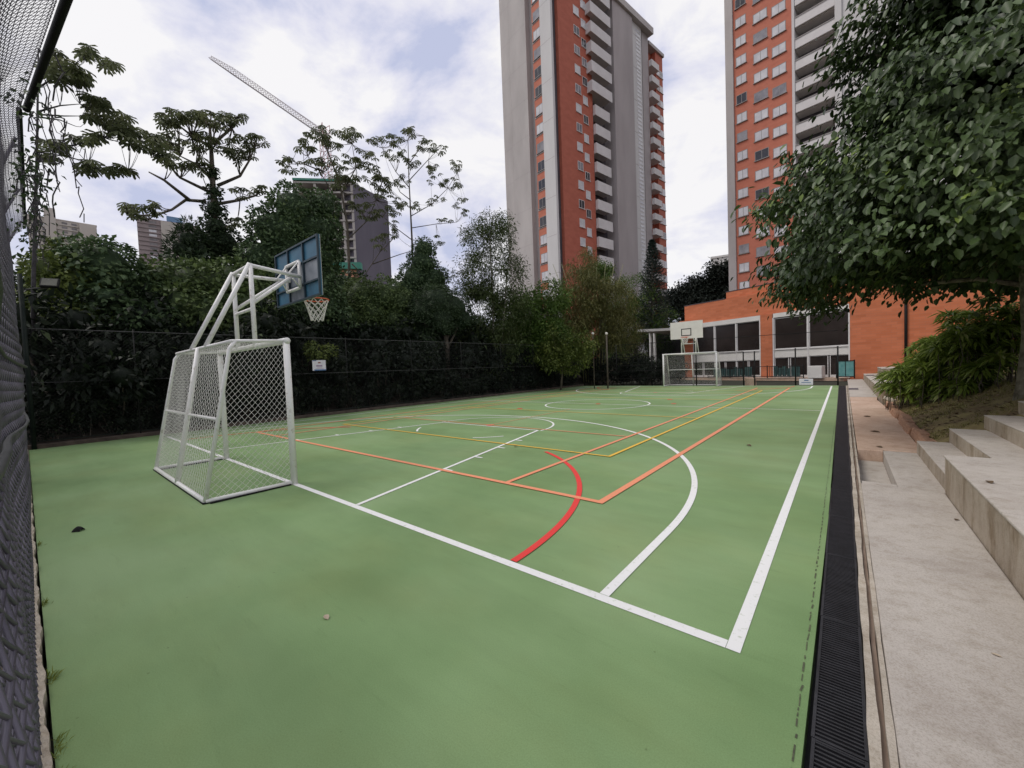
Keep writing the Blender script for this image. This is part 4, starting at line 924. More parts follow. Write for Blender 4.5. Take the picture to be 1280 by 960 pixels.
mb = MB(); cquad(mb, a, e1, n1_, -7, w1, 3, 14, 0, zt); mb.build('core', M['tower_dark'], ct)
z = zs; k = 0
while z < zt:
    mb = MB(); cquad(mb, a, e1, n1_, -7, w1, -.3, 3, z, z+.45)
    mb.build('floor_slab', M['raw_concrete'], ct); z += 2.45; k += 1
mb = MB()
for s in (-6.9, -2, w1*.25, w1*.62, w1-.6): cquad(mb, a, e1, n1_, s, s+.6, -.1, .5, zs, zt)
mb.build('columns', M['raw_concrete'], ct)
mb = MB(); cquad(mb, a, e1, n1_, -7, w1+.3, -.6, 4, zt+.02, zt+.55); mb.build('green_net', M['net_green'], ct)
mb = MB(); cquad(mb, a, e1, n1_, 1, w1+1.5, -2.2, -.31, zs-.8, zs+.9); mb.build('green_awning', M['net_green'], ct)
mb = MB(); cquad(mb, a, e1, n1_, -7, w1, -1.2, 3, 0, zs-.81); mb.build('salmon_wall', M['salmon'], ct)
for zz in (zs-3, zs-6, zs-9, zs-12):
    for s in (1.2, 4.4, 7.4):
        mb = MB(); cquad(mb, a, e1, n1_, s, s+1.2, -1.24, -1.201, zz-.7, zz+.7); mb.build('window', M['sign_red'], ct)
# crane
cr = empty('tower_crane', tuple(gd(405, 400, 122)*np.array([1, 1, 0])), 'tower crane with a long pale lattice jib and red mast rising over the unfinished tower', 'crane')
tip, root = gd(262, 73, 138), gd(406, 172, 122)
d = root-tip; L_ = np.linalg.norm(d); d /= L_; side = nrm(np.cross(d, [0, 0, 1.])); upv = np.cross(side, d)
A = []; B = []
nj = 46
for i in range(nj+1):
    k = .55+.45*min(1, i/8)
    p = tip+d*L_*i/nj; t_, l_, r__ = p+upv*1.5*k, p+side*.7*k, p-side*.7*k
    if i: 
        for q0, q1 in ((pt_, t_), (pl_, l_), (pr_, r__), (pt_, l_), (pl_, t_), (pt_, r__), (pl_, r__)): A.append(q0); B.append(q1)
    A += [l_]; B += [r__]; pt_, pl_, pr_ = t_, l_, r__
V, Q = segs(A, B, .055, 4); raw('jib', V, Q, M['crane_pale'], cr)
A = []; B = []; mz0 = 20; mz1 = root[2]+1.5
zz = mz0
while zz < mz1:
    c4 = [np.array([root[0]+sx*1., root[1]+sy*1., zz]) for sx, sy in ((-1, -1), (1, -1), (1, 1), (-1, 1))]
    for i in range(4): A += [c4[i], c4[i]]; B += [c4[i]+np.array([0, 0, 2.]), c4[(i+1) % 4]+np.array([0, 0, 2.])]
    zz += 2
V, Q = segs(A, B, .085, 4); raw('mast', V, Q, M['crane_red'], cr)
top = np.array([root[0], root[1], mz1]); V, Q = segs([top, top], [tip+d*L_*.35+upv*1.5, tip+d*L_*.7+upv*1.5], .06, 4); raw('stay', V, Q, M['crane_pale'], cr)

# ------------------------------------------------------------------ vegetation
def tree_root(name, base, label, cat='tree', group=None): return empty(name, tuple(base), label, cat, group)
def lumps_px(lst, x=None, D=None, squash=1.):
    out = []
    for q in lst:
        u, v, r = q[:3]; dx = q[3] if len(q) > 3 else 0
        c = gx(u, v, x+dx) if x is not None else gd(u, v, D+dx)
        rm_ = r/FPX*float((c-CP)@CF); rm_ *= .93; out.append((c, (rm_, rm_, rm_*squash)))
    return out
def lump_tree(name, label, lst, mt, x=None, D=None, dens=70, L=.16, W=.11, cat='tree', trunk=True, droop=.6, group=None, zmin=-.7, core=.74, squash=1., under=None):
    lm = lumps_px(lst, x, D, squash); c0 = np.mean([c for c, r in lm], 0)
    base = np.array([c0[0], c0[1], 0.3 if x is not None else -.1])
    o = tree_root(name, base, label, cat, group)
    P, Dd, Nn, rr = lump_leaves(lm, dens, droop, zmin); k = len(P)
    leaf_obj('crown', P, Dd, Nn, L*(.7+.6*rng.random(k)), W*(.7+.6*rng.random(k)), mt, o, rr, core=ico(lm, core))
    if trunk:
        mb = MB(); mb.tube([base-np.array([0, 0, .5]), base+np.array([.1, .05, max(.6, (c0[2]-base[2])*.5)]), c0], [.22, .17, .08], 8)
        for c, r in lm[:6]: mb.tube(curve(base+(c0-base)*.55, c, .1, 4, .05), [.10, .08, .06, .045, .03], 6)
        mb.build('trunk', M['bark'], o, True)
    return o
# vine-smothered mounds behind the back fence, left to right
lump_tree('vine_mound', 'yellow-green vine mound at the far left with a shrub poking above', [(60, 338, 22), (76, 320, 15, -1), (66, 370, 30), (92, 356, 27), (58, 395, 22), (100, 392, 24, .6), (70, 302, 8, -1)], M['f_lime'], x=-11, dens=110, L=.16, W=.085, cat='vine mound')
lump_tree('vine_mound', 'big rounded dark vine mound left of the hoop', [(128, 338, 42), (112, 362, 36), (150, 354, 32), (172, 384, 34), (135, 382, 34, .8), (190, 372, 30), (162, 402, 26, 1.2), (132, 404, 20, 1.2), (196, 400, 26, 1.)], M['f_vine2'], x=-11.3, dens=80, L=.19, W=.13, cat='vine mound')
lump_tree('vine_fringe', 'yellow-green fringe of creeper along the underside of the big dark mound', [(108, 398, 14), (126, 402, 13), (145, 400, 12), (162, 408, 11), (92, 392, 10)], M['f_lime'], x=-10.0, dens=110, L=.16, W=.08, cat='creeper', trunk=False)
lump_tree('vine_mound', 'lower dark vine mound between the rounded mound and the hoop', [(206, 354, 28), (236, 360, 34), (262, 362, 34), (290, 356, 32), (224, 386, 32, .8), (258, 392, 30, 1), (292, 388, 34, .8), (318, 372, 34)], M['f_vine'], x=-11.6, dens=80, L=.19, W=.13, cat='vine mound')
lump_tree('conifer_shrub', 'feathery pointed shrub in front of the brown skyline block', [(236, 300, 17), (236, 283, 9), (226, 312, 16), (250, 312, 16)], M['f_dark'], x=-15, dens=120, L=.26, W=.05, cat='shrub', droop=.2, core=.6)
lump_tree('vine_covered_tree', 'massive vine-smothered tree column directly behind the blue backboard', [(368, 262, 30), (345, 290, 34), (388, 290, 34), (360, 320, 38), (398, 322, 26), (330, 322, 28), (350, 360, 36), (388, 362, 36), (404, 345, 22), (404, 258, 20), (410, 288, 17), (418, 318, 12), (405, 385, 30, .5), (372, 395, 30, .6), (335, 392, 30, .6), (420, 400, 24, .5)], M['f_vine2'], x=-12.5, dens=85, L=.17, W=.12)
lump_tree('vine_cone', 'cone of hanging vines below the thin lobed-leaf tree', [(530, 312, 15), (528, 330, 20), (520, 350, 24), (542, 350, 20), (505, 366, 22), (540, 372, 24)], M['f_vine2'], D=27, dens=85, L=.15, W=.10, cat='vine mound')
lump_tree('round_shrub', 'dense dark rounded shrub beside the vine cone', [(545, 380, 28), (568, 386, 22), (528, 390, 24), (552, 402, 26), (580, 400, 16)], M['f_dark'], D=24, dens=150, L=.10, W=.07, cat='shrub')
lump_tree('leafy_hedge_tree', 'low mixed green tree below the unfinished tower', [(452, 372, 26), (482, 372, 26), (500, 380, 22), (465, 392, 30), (440, 398, 26), (495, 402, 28), (428, 385, 16)], M['f_vine'], D=24.5, dens=85, L=.15, W=.10)
lump_tree('dark_hedge_tree', 'dark low tree in the gap under the hoop net', [(440, 425, 22), (470, 428, 24), (500, 430, 24), (530, 430, 22), (410, 428, 18)], M['f_dark'], D=23.5, dens=80, L=.14, W=.09)
lump_tree('yellow_shrub', 'yellow-green shrub lit just above the small notice board', [(398, 444, 12), (412, 440, 10), (390, 436, 9)], M['f_lime'], x=-8.9, dens=150, L=.13, W=.07, cat='shrub', core=.5, trunk=False)
# middle distance
def clump_tree(name, label, boxes, mt, D, n, per, crad, L, W, cat='tree', stems=(), stem_m='bark', stem_r=.06, droop=.5, base_v=478, group=None, six=False, fold=.2, elong=None):
    cs = []
    tot = sum(b_[2]*b_[3] for b_ in boxes)
    for (u, v, ru, rv) in boxes:
        k = max(2, int(n*ru*rv/tot))
        for _ in range(k):
            a = random.random()*6.283; q = random.random()**.45
            cs.append(gd(u+ru*q*math.cos(a), v+rv*q*math.sin(a), D+random.uniform(-1, 1)*ru/FPX*D*.8))
    b0 = gd(boxes[0][0], base_v, D); b0 = np.array([b0[0], b0[1], 0.])
    o = tree_root(name, b0, label, cat, group)
    P, Dd, Nn, rr = clump_leaves(np.array(cs), crad, per, droop); k = len(P)
    leaf_obj('crown', P, Dd, Nn, L*(.7+.6*rng.random(k)), W*(.7+.6*rng.random(k)), mt, o, rr, six, fold)
    mb = MB()
    for st in stems:
        pts = [gd(u, v, D) for u, v in st]; m_ = len(pts); mb.tube(pts, list(np.linspace(stem_r, stem_r*.35, m_)), 7)
    if not stems:
        mb.tube([b0-np.array([0, 0, .3]), np.mean(cs, 0)], [stem_r*1.5, stem_r*.5], 7)
    for c in cs[::max(1, len(cs)//40)]:
        q0 = min((gd(u, v, D) for st in stems for u, v in st), key=lambda p: np.linalg.norm(p-c-np.array([0, 0, -1.])), default=b0+np.array([0, 0, 1.5]))
        mb.tube(curve(q0, c, .15, 3), [stem_r*.35, stem_r*.25, stem_r*.18, stem_r*.1], 5)
    mb.build('trunk', M[stem_m], o, True)
    return o
clump_tree('feathery_tree', 'tall feathery grey-green tree against the sky left of the grey tower', [(612, 300, 34, 30), (618, 345, 40, 34), (600, 390, 40, 36), (632, 400, 34, 40), (590, 345, 26, 26), (620, 285, 22, 18), (610, 440, 40, 30)], M['f_bamboo'], 26, 420, 60, .42, .22, .05, stems=([(618, 492), (617, 420), (616, 370), (612, 300), (616, 272)], [(625, 490), (628, 420), (634, 340), (640, 290)]), stem_m='pale_bark', stem_r=.08)
clump_tree('leafy_tree', 'fresh green leafy tree under the grey tower', [(650, 385, 30, 26), (668, 400, 30, 24), (690, 372, 22, 20), (650, 425, 34, 26), (685, 425, 30, 28), (640, 400, 22, 26)], M['f_green'], 28, 330, 70, .42, .18, .09)
clump_tree('lime_shrub', 'yellow-green leafy shrub in front of the bronze bamboo', [(700, 430, 24, 20), (715, 448, 20, 18), (690, 445, 22, 18), (728, 432, 14, 16)], M['f_lime'], 27, 150, 50, .35, .18, .08, 'shrub')
clump_tree('bronze_bamboo', 'bronze-tinted feathery bamboo clump in front of the red wall', [(735, 365, 34, 26), (715, 385, 34, 30), (760, 385, 36, 34), (740, 405, 44, 30), (728, 335, 18, 22), (700, 400, 22, 26), (775, 410, 28, 26)], M['f_bronze'], 33, 420, 80, .5, .28, .045, 'bamboo', stems=[[(742+i*3, 478), (742+i*4, 430), (738+i*7, 380), (735+i*11, 330)] for i in range(-4, 5)], stem_m='bamboo_stem', stem_r=.05, droop=.8)
clump_tree('flat_topped_tree', 'flat-topped bright green tree under the stacked balconies', [(735, 343, 10, 6), (755, 336, 14, 7), (752, 350, 12, 8), (742, 352, 8, 6)], M['f_green'], 40, 70, 60, .5, .2, .1, stems=([(752, 470), (750, 400), (750, 345)],), stem_r=.12)
clump_tree('leafy_tree', 'broad mid-green tree in front of the grey tower fin', [(795, 362, 24, 18), (775, 380, 24, 22), (812, 385, 24, 22), (790, 405, 32, 26), (770, 420, 28, 24), (815, 415, 20, 20), (835, 405, 14, 18)], M['f_green'], 47, 420, 60, .5, .19, .085)
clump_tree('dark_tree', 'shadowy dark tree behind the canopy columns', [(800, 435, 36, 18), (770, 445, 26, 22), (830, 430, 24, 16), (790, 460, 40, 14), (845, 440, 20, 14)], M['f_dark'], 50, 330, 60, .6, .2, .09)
clump_tree('small_tree', 'little pale-leaved tree standing by the far fence', [(785, 450, 12, 5), (798, 447, 10, 5), (792, 455, 12, 4)], M['f_lime'], 36, 34, 26, .4, .14, .06, stems=([(790, 478), (790, 466), (786, 452)], [(790, 466), (797, 450)]), stem_r=.07)
clump_tree('distant_tree', 'dark bluish trees on the rise left of the brick tower', [(895, 350, 18, 16), (870, 365, 24, 16), (845, 378, 20, 12), (905, 340, 12, 12), (885, 375, 34, 14), (850, 390, 22, 10)], M['f_far'], 75, 260, 60, 1.0, .5, .3, 'trees')
# pine
pn_b = gd(815, 470, 46); pn_b[2] = 0; pt = tree_root('pine_tree', pn_b, 'narrow dark pine with tiered branches in front of the tower base')
ptop = gd(815, 302, 46); P = []; Dd = []; mb = MB(); mb.tube([pn_b, ptop], [.22, .04], 7)
hh = ptop[2]-pn_b[2]
for i in range(34):
    f = i/33; z = ptop[2]-f*hh*.72; rad = .15+2.5*f**.8
    for k in range(9):
        a = k*.698+i*.9; dv = np.array([math.cos(a), math.sin(a), .35-.3*f]); e_ = np.array([ptop[0], ptop[1], z])+dv*rad*random.uniform(.75, 1.05)
        mb.tube([(ptop[0], ptop[1], z), e_], [.03, .012], 4)
        q = np.array([ptop[0], ptop[1], z])+(e_-np.array([ptop[0], ptop[1], z]))*rng.uniform(.15, 1, 34)[:, None]
        P.append(q); Dd.append(dv+.7*rng.normal(size=q.shape)+np.array([0, 0, .25]))
P = np.concatenate(P); Dd = np.concatenate(Dd); mb.build('trunk', M['bark'], pt, True); leaf_obj('crown', P, Dd, rnd_dirs(len(P)), .26, .05, M['f_pine'], pt)

# cecropias: lobed umbrella leaves
def lobed_leaves(C_, up, Rr):
    n = len(C_); k = 9; Ps = []; Ds = []; Ns = []; Ls = []
    up = nrm(up); ref = np.where(np.abs(up[:, :1]) < .9, np.array([[1., 0, 0]]), np.array([[0, 1., 0]])); a = nrm(np.cross(up, ref)); b_ = np.cross(up, a)
    for j in range(k):
        t = 2*math.pi*j/k+rng.random(n)*.25; dr = a*np.cos(t)[:, None]+b_*np.sin(t)[:, None]
        droop = rng.uniform(.15, .55, n)[:, None]
        Ps.append(C_); Ds.append(dr-up*droop+np.array([0, 0, -.25])); Ns.append(up+dr*.4); Ls.append(Rr*rng.uniform(.8, 1.1, n))
    return np.concatenate(Ps), np.concatenate(Ds), np.concatenate(Ns), np.concatenate(Ls)
def cecropia(name, label, x, trunk, branches, tips, Rr=.42, tr=.16, mt='f_cecropia', bark='bark', vine=None):
    pts = [gx(u, v, x) for u, v in trunk]; b0 = pts[0].copy(); o = tree_root(name, b0, label)
    mb = MB(); mb.tube(pts, list(np.linspace(tr, tr*.25, len(pts))), 8)
    for br in branches:
        q = [gx(u, v, x+random.uniform(-.3, .3)*i) for i, (u, v) in enumerate(br)]; mb.tube(q, list(np.linspace(tr*.42, tr*.14, len(q))), 6)
    segp = pts+[gx(u, v, x) for br in branches for u, v in br]
    C_ = []; U_ = []
    for (u, v, ru, rv, n) in tips:
        for _ in range(int(n*1.75)):
            a = random.random()*6.283; q = math.sqrt(random.random())
            c = gx(u+ru*q*math.cos(a), v+rv*q*math.sin(a), x+random.uniform(-1.3, 1.3)); C_.append(c); U_.append(np.array([random.gauss(0, .28), random.gauss(0, .28), 1.]))
            s = min(segp, key=lambda p: np.linalg.norm((p-c)*np.array([.4, 1, 1])+np.array([0, 0, .3]))); mb.tube(curve(s, c, -.12, 3), [tr*.13, tr*.11, tr*.09, tr*.06], 4)
    mb.build('trunk', M[bark], o, True)
    C_ = np.array(C_); U_ = np.array(U_)
    P, Dd, Nn, Ls = lobed_leaves(C_, U_, Rr); leaf_obj('crown', P, Dd, Nn, Ls, Ls*.30, M[mt], o, np.tile(rng.random(len(C_)), 9)*.8+.2*rng.random(len(P)), True, .1, a=(.42, .33, .84, .46))
    if vine:
        lm = lumps_px(vine, x); P, Dd, Nn, rr = lump_leaves(lm, 95, .7, -1); leaf_obj('trunk_vines', P, Dd, Nn, .16, .10, M['f_dark'], o, rr, core=ico(lm, .7))
    return o
cecropia('lobed_leaf_tree', 'near lobed-leaf tree reaching in from behind the grey fence', -9.6, [(40, 560), (42, 350), (46, 200), (48, 60)],
         [[(48, 176), (90, 182), (130, 172), (190, 190)], [(48, 190), (85, 196), (110, 203), (160, 214)], [(46, 140), (75, 132), (100, 130)], [(46, 143), (80, 145), (102, 145)], [(46, 146), (75, 150), (95, 158)], [(47, 110), (80, 90), (110, 68)]],
         [(72, 85, 16, 22, 16), (98, 90, 14, 14, 9), (110, 62, 10, 8, 5), (135, 78, 9, 6, 4), (120, 130, 14, 20, 12), (148, 152, 22, 14, 15), (180, 172, 26, 14, 16), (205, 190, 12, 8, 6), (110, 168, 22, 8, 8), (70, 178, 18, 7, 6), (112, 207, 14, 9, 6), (145, 210, 22, 6, 7), (62, 190, 10, 6, 3)], .29, .06, bark='vine')
cecropia('lobed_leaf_tree', 'umbrella-crowned lobed-leaf tree with a thick vine-wrapped trunk', -15.5, [(270, 340), (268, 280), (266, 230), (264, 185), (262, 155)],
         [[(262, 240), (225, 222), (205, 200)], [(258, 252), (232, 250), (215, 262), (192, 270), (160, 268)], [(238, 251), (205, 225), (186, 215)], [(272, 232), (300, 220), (312, 200), (318, 185)], [(272, 255), (300, 250), (318, 245), (326, 240)], [(266, 185), (240, 170), (215, 150)], [(266, 180), (290, 160), (300, 145)], [(266, 225), (245, 205), (225, 195)]],
         [(212, 146, 18, 12, 14), (240, 146, 18, 10, 14), (268, 150, 18, 12, 14), (292, 146, 14, 9, 8), (215, 172, 16, 12, 11), (245, 175, 18, 14, 14), (280, 178, 14, 12, 9), (312, 175, 20, 10, 12), (300, 195, 18, 10, 9), (250, 205, 16, 10, 9), (222, 205, 12, 8, 6), (300, 240, 14, 7, 5), (325, 238, 9, 7, 4), (172, 262, 16, 10, 9), (192, 258, 10, 8, 5), (160, 255, 8, 8, 3), (292, 275, 10, 8, 4)], .30, .19,
         vine=[(266, 215, 7), (268, 240, 9), (268, 262, 13), (270, 285, 18), (280, 305, 22), (264, 305, 20), (290, 318, 20)])
cecropia('lobed_leaf_tree', 'lobed-leaf tree with forked bare limbs in front of the unfinished tower', -16, [(438, 380), (436, 320), (434, 280), (425, 230), (410, 190), (400, 165)],
         [[(434, 300), (460, 275), (470, 250), (478, 225)], [(432, 270), (415, 240), (400, 215), (385, 195)], [(440, 330), (455, 345), (475, 315), (490, 300)], [(428, 240), (445, 210), (440, 180)], [(466, 330), (500, 318), (520, 312)], [(405, 215), (380, 205), (362, 205)]],
         [(398, 165, 14, 10, 10), (418, 172, 14, 12, 10), (440, 165, 12, 10, 8), (380, 180, 12, 10, 7), (362, 205, 12, 10, 7), (392, 205, 16, 12, 9), (425, 200, 16, 12, 9), (455, 195, 16, 12, 12), (468, 218, 14, 12, 9), (440, 228, 16, 10, 8), (480, 240, 12, 10, 7), (462, 262, 14, 12, 9), (490, 285, 14, 12, 7), (450, 250, 16, 12, 10), (475, 225, 14, 10, 8), (495, 255, 12, 12, 8), (425, 225, 14, 10, 8), (478, 300, 12, 10, 5)], .33, .10)
cecropia('lobed_leaf_tree', 'slender open lobed-leaf tree against bright sky over the vine cone', -15.5, [(516, 340), (515, 300), (513, 260), (511, 220), (510, 175)],
         [[(512, 225), (535, 200), (550, 185)], [(512, 235), (495, 215), (478, 185)], [(514, 270), (540, 255), (560, 235), (572, 215)], [(514, 285), (545, 280), (570, 278)], [(511, 205), (525, 185), (530, 170)], [(515, 300), (495, 285), (478, 270)], [(513, 250), (500, 240), (492, 225)]],
         [(468, 172, 9, 6, 5), (490, 172, 12, 8, 9), (512, 165, 10, 7, 7), (492, 190, 14, 10, 9), (530, 180, 12, 8, 8), (548, 185, 10, 7, 6), (515, 200, 12, 8, 7), (538, 208, 12, 8, 6), (568, 205, 9, 8, 6), (548, 225, 12, 10, 7), (570, 228, 9, 8, 5), (500, 225, 10, 8, 5), (545, 250, 12, 8, 5), (575, 252, 10, 7, 5), (520, 255, 9, 7, 4), (585, 265, 8, 5, 3), (555, 275, 9, 5, 3), (488, 262, 10, 7, 5), (550, 298, 8, 6, 3)], .30, .08)

# understorey shrubs behind the back fence
protos = []
for i in range(4):
    o = tree_root('understorey_shrub', (0, 0, 0), 'dark understorey shrub in the shade behind the back fence', 'shrub', 'shrubs in the shade behind the back fence')
    lm = [(np.array([rng.normal()*.4, rng.normal()*.45, .75+.4*rng.random()+.35*j]), (.62, .62, .55)) for j in range(4)]
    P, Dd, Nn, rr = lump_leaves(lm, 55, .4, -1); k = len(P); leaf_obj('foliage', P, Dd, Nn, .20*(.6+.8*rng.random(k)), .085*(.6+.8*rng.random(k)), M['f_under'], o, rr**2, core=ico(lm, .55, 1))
    mb = MB()
    for c, r in lm: mb.tube(curve((rng.normal()*.08, rng.normal()*.08, -.3), c, .1, 4, .04), [.035, .03, .025, .02, .012], 5)
    mb.build('stems', M['bark'], o, True); protos.append(o)
used = [False]*4
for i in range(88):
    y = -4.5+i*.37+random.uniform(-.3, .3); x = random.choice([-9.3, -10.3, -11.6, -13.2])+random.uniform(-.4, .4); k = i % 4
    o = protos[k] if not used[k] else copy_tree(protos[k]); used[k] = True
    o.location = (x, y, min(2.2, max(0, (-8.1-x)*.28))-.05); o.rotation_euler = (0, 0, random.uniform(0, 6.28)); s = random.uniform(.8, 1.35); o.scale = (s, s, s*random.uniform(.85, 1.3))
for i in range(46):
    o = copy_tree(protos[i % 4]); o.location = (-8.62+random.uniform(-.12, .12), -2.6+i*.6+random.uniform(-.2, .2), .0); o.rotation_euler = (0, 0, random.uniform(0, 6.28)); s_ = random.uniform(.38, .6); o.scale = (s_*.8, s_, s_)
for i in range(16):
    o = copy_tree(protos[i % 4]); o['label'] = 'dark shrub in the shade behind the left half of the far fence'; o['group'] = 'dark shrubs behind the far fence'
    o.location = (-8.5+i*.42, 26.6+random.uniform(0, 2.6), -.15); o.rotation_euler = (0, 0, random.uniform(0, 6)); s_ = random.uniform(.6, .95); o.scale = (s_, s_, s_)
# taller dark trees forming the wood behind
for i in range(15):
    y = -6+i*2.7; x = -14.5+random.uniform(-.7, .7); c = np.array([x, y, 3.6+random.uniform(-.4, .6)])
    o = tree_root('wood_tree', (x, y, 1.5), 'dense dark tree in the wood behind the back fence', 'tree', 'dense dark trees in the wood behind the back fence')
    lm = [(c+np.array([rng.normal()*.6, rng.normal()*1.0, rng.normal()*1.1]), (1.5, 1.7, 1.5)) for _ in range(4)]
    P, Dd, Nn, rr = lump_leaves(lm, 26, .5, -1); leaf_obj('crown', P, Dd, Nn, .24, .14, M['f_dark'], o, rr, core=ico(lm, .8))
    MB().tube([(x, y, 1.3), c], [.18, .08], 7).build('trunk', M['bark'], o, True)
for i, (u, v) in enumerate(((741, 417), (758, 417))):
    p = gd(u, v, 27.5 if i == 0 else 27); o = empty('lamp_post', (p[0], p[1], 0), 'slim pale lamp post with a white globe, %s of the pair by the back fence' % ('left' if i == 0 else 'right'), 'lamp post', 'pale lamp posts by the back fence')
    MB().tube([(p[0], p[1], -.3), (p[0], p[1], p[2]-.08)], .055 if i else .035, 8).build('pole', M['bark'], o, True)
    bm = bmesh.new(); bmesh.ops.create_uvsphere(bm, u_segments=14, v_segments=10, radius=.09); bmesh.ops.translate(bm, verts=bm.verts, vec=p); me = bpy.data.meshes.new('globe'); bm.to_mesh(me); bm.free(); link('globe', me, M['white_board'], o)

# big broad-leaved tree on the right
TBASE = np.array([9.97, 7.95, .86])
bt = tree_root('broadleaf_tree', TBASE, 'big glossy broad-leaved tree overhanging the bleachers on the right')
mb = MB(); mb.tube([TBASE-np.array([0, 0, .4]), TBASE+np.array([0, 0, .15]), TBASE+np.array([.03, .0, .9]), TBASE+np.array([-.02, .03, 2.2]), TBASE+np.array([.05, .05, 5]), TBASE+np.array([0, 0, 10.5])], [.24, .17, .15, .14, .10, .03], 14)
tx = TBASE[:2]
def big_R(z): return np.interp(z, [2.3, 2.6, 3.0, 4, 5, 5.5, 6, 6.6, 7.2, 7.8, 8.5, 11, 12.5], [2.6, 3.3, 3.7, 3.85, 3.75, 3.35, 2.65, 2.45, 2.65, 2.4, 1.95, 1.0, .2])
cs = []; rad = []
n_cl = 860
while len(cs) < n_cl:
    z = random.uniform(2.35, 12.2); Rz = big_R(z)
    if random.random() > Rz/3.8: continue
    a = random.random()*6.283; q = (.35+.65*random.random()**.4)
    if math.sin(a) > 0: Rz *= 1-.33*math.sin(a)
    Rz *= .95+.06*math.sin(a*5+z*1.9)+.05*math.sin(a*11-z*3.1)
    low = 2.45+.5*max(0, 1-q)*1.2
    if z < low+.35*math.sin(a*4): continue
    c = np.array([tx[0]+Rz*q*math.cos(a), tx[1]+Rz*q*math.sin(a), z-.2*q])
    if c[2] < 2.72+.35*max(0, (tx[1]-c[1])/3.5): continue
    if q > .72 and math.sin(c[0]*3.1+c[2]*1.3)+math.sin(c[1]*2.7-c[2]*2.1+1)+math.sin(c[2]*3.7+c[0]*1.9+2) < -.05: continue
    cs.append(c)
cs = np.array(cs)
for c in cs[::40]:
    h0 = max(1.7, c[2]-TBASE[2]-.9*np.linalg.norm(c[:2]-tx)*.6-.4); s = np.array([tx[0], tx[1], TBASE[2]+min(h0, 9)])
    mb.tube(curve(s, c, .18, 5, .04), [.05, .042, .034, .026, .018, .008], 5)
mb.build('trunk', M['mossy_bark'], bt, True)
def big_leaves(cs, per, sp, Lm):
    k = len(cs)*per; c = np.repeat(cs, per, 0); out = c-np.array([tx[0], tx[1], 0]); out[:, 2] = 0; out = nrm(out)
    P = c+rng.normal(size=(k, 3))*np.array([sp, sp, sp*.8]); P[:, 2] -= .35*((P-c)[:, :2]**2).sum(1)
    Dd = nrm(out*.55+np.array([0, 0, -.75])+.42*rng.normal(size=P.shape)); Nn = nrm(out*.8+np.array([0, 0, .8])+.4*rng.normal(size=P.shape))
    rr = np.clip(.55*np.repeat(rng.random(len(cs)), per)+.45*rng.random(k), 0, 1)
    return P, Dd, Nn, Lm*(.65+.6*rng.random(k)), rr
inner = []
while len(inner) < 620:
    z = random.uniform(3.0, 11.2); Rz = big_R(z)*.74; a = random.random()*6.283; q = random.random()**.5
    if math.sin(a) > 0: Rz *= 1-.33*math.sin(a)
    if z-2.9 < .5*q or random.random() > Rz/2.9: continue
    inner.append((tx[0]+Rz*q*math.cos(a), tx[1]+Rz*q*math.sin(a), z))
bl1 = big_leaves(cs, 92, .19, .134); bl2 = big_leaves(np.array(inner), 46, .26, .15)
P, Dd, Nn, Lf, rr = [np.concatenate(x) for x in zip(bl1, bl2)]
leaf_obj('crown', P, Dd, Nn, Lf, Lf*.54, M['f_big'], bt, rr, True, .14)
# strap-leaved bush
bu = tree_root('strap_leaf_bush', (9.2, 12.0, .5), 'dense arching strap-leaved bush on the bank above the ledge', 'bush')
P = []; Dd = []; mb = MB()
spots = [(gd(u, v, D)) for (u, v, D) in [(1124, 487, 15.2), (1133, 480, 15), (1145, 484, 14.2), (1150, 465, 14.5), (1165, 470, 14), (1160, 440, 14.5), (1180, 455, 13.8), (1185, 430, 14), (1200, 445, 13.4), (1205, 418, 13.6), (1222, 435, 13.2), (1225, 405, 13.4), (1243, 420, 13), (1245, 400, 13), (1140, 455, 15), (1210, 460, 13), (1235, 450, 12.6), (1250, 440, 12.6), (1175, 480, 13.6), (1258, 415, 13.2), (1195, 474, 13.2), (1224, 470, 12.6), (1135, 470, 14.6), (1160, 458, 14), (1190, 442, 13.4), (1215, 428, 13), (1172, 445, 13.8), (1236, 412, 12.8)]]
for s in spots:
    for j in range(7):
        c = s+rng.normal(size=3)*np.array([.24, .3, .2]); g0 = np.array([c[0], c[1], slope_z(np.array(c[0]), np.array(c[1]))-.05]); mb.tube(curve(g0, c, .02, 3, .03), [.009, .008, .007, .006], 5)
        for i in range(34):
            a = random.random()*6.283; el = random.uniform(-.1, 1.0); dv = np.array([math.cos(a)*math.cos(el), math.sin(a)*math.cos(el), math.sin(el)]); P.append(c); Dd.append(dv)
P = np.array(P); Dd = np.array(Dd); k = len(P); Lh = .23*(.8+.5*rng.random(k)); side = nrm(np.cross(Dd, np.array([0, 0, 1.]))); Nn = np.cross(side, Dd)
V1, Q1, kk = leaf_arrays(P, Dd, Nn, Lh, .05, False, .15)
P2 = P+Dd*Lh[:, None]*.55; D2 = nrm(Dd+np.array([0, 0, -.9])); N2 = np.cross(nrm(np.cross(D2, np.array([0, 0, 1.]))), D2)
V2, Q2, _ = leaf_arrays(P2, D2, N2, Lh, .05, False, .15); rr = rng.random(k); V, Q = merge([(V1, Q1), (V2, Q2)])
raw('foliage', V, Q, M['f_bush'], bu, np.concatenate([np.repeat(rr, 4)]*2)); mb.build('stems', M['bark'], bu, True)
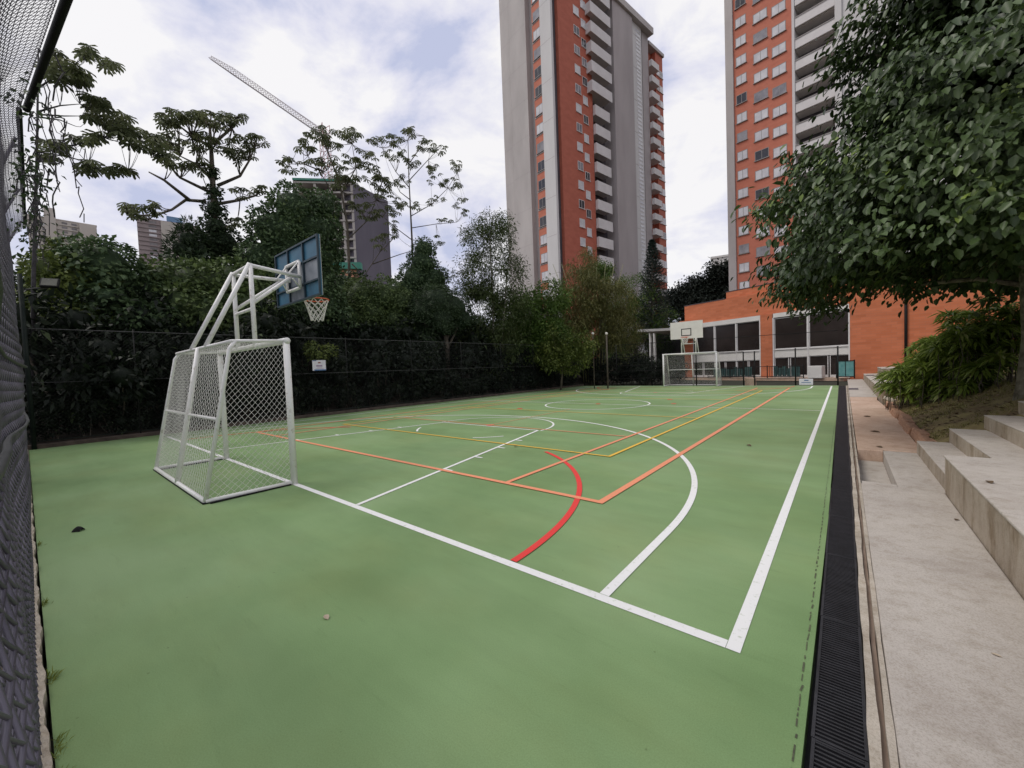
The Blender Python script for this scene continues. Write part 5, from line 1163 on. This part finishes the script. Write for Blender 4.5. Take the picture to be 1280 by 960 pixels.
# grass on the bank
n = 20000; X = 8.75+rng.random(n)**1.2*3.2; Y = rng.uniform(6.9, 14.8, n); keep = (np.sin(X*2.1+Y*1.3)+np.sin(Y*3.3-X*1.7)+rng.normal(size=n)*.7) > -.3; X, Y = X[keep], Y[keep]; n = len(X)
P = np.stack([X, Y, slope_z(X, Y)-.005], 1); tag(leaf_obj('bank_grass', P, nrm(rng.normal(size=(n, 3))*.55+np.array([0, 0, .8])), rnd_dirs(n), .03+.06*rng.random(n), .006, M['f_grass'], None), kind='stuff')
# leaf litter on the bank
n = 1500; X = 8.72+rng.random(n)**1.3*3.4; Y = rng.uniform(6.6, 14.8, n); P = np.stack([X, Y, slope_z(X, Y)+.008], 1)
tag(leaf_obj('leaf_litter', P, nrm(rng.normal(size=(n, 3))*np.array([1, 1, .15])), nrm(rng.normal(size=(n, 3))*.35+np.array([0, 0, 1.])), .05+.06*rng.random(n), .04, M['f_litter'], None), kind='stuff')
# fallen leaves
def dead_leaf(p, s, rot, mt, label):
    mb = MB(); vs = [(0, -.5, .02), (.22, -.2, .12), (.26, .15, .16), (0, .55, .05), (-.26, .15, .14), (-.22, -.2, .10), (0, 0, .02)]
    mb.add(vs, [(0, 1, 6), (1, 2, 6), (2, 3, 6), (3, 4, 6), (4, 5, 6), (5, 0, 6)]); o = mb.build('fallen_leaf', M[mt]); o.location = p; o.scale = (s, s, s); o.rotation_euler = (0, 0, rot); return tag(o, label, 'leaf')
bl_ = gz(98, 664, 0); mb = MB(); vs = []; 
for i in range(7):
    for j in range(7):
        a, b_ = (i/6-.5)*math.pi, (j/6-.5)
        vs.append((b_*.15, .05*math.sin(a)+.015*b_, .003+.085*math.cos(a)*(1-2.2*b_*b_)))
mb.add(vs, [(i*7+j, i*7+j+1, (i+1)*7+j+1, (i+1)*7+j) for i in range(6) for j in range(6)]); o = mb.build('curled_leaf', M['black_paint'], None, True); o.location = bl_; o.rotation_euler = (0, 0, .75); o.scale = (.5, .6, .62); tag(o, 'curled dark dry leaf on the green court near the left fence', 'leaf')
for (u, v, z, s, mt, lab) in ((408, 772, .004, .065, 'pale_leaf', 'pale dry leaf alone on the near green court'), (936, 557, .004, .13, 'dry_leaf', 'dark dry leaf on the court near the right sideline'), (1084, 521, WZ+.013, .17, 'dry_leaf', 'curled brown leaf farthest along the reddish walkway'), (1094, 540, WZ+.013, .17, 'dry_leaf', 'long brown leaf in the middle of the reddish walkway'), (1099, 559, WZ+.013, .13, 'dry_leaf', 'brown leaf by the pit at the near end of the reddish walkway'), (1196, 650, WZ, .06, 'dry_leaf', 'small dark leaf on the near walkway by the front block'), (1237, 603, .432, .09, 'dry_leaf', 'twig-like leaf on top of the front block'), (645, 558, .013, .09, 'dry_leaf', 'dark leaf on the yellow line inside the key'), (1245, 819, WZ, .04, 'pale_leaf', 'tiny pale leaf on the near walkway')):
    dead_leaf(tuple(gz(u, v, z)), s, random.uniform(0, 6), mt, lab)
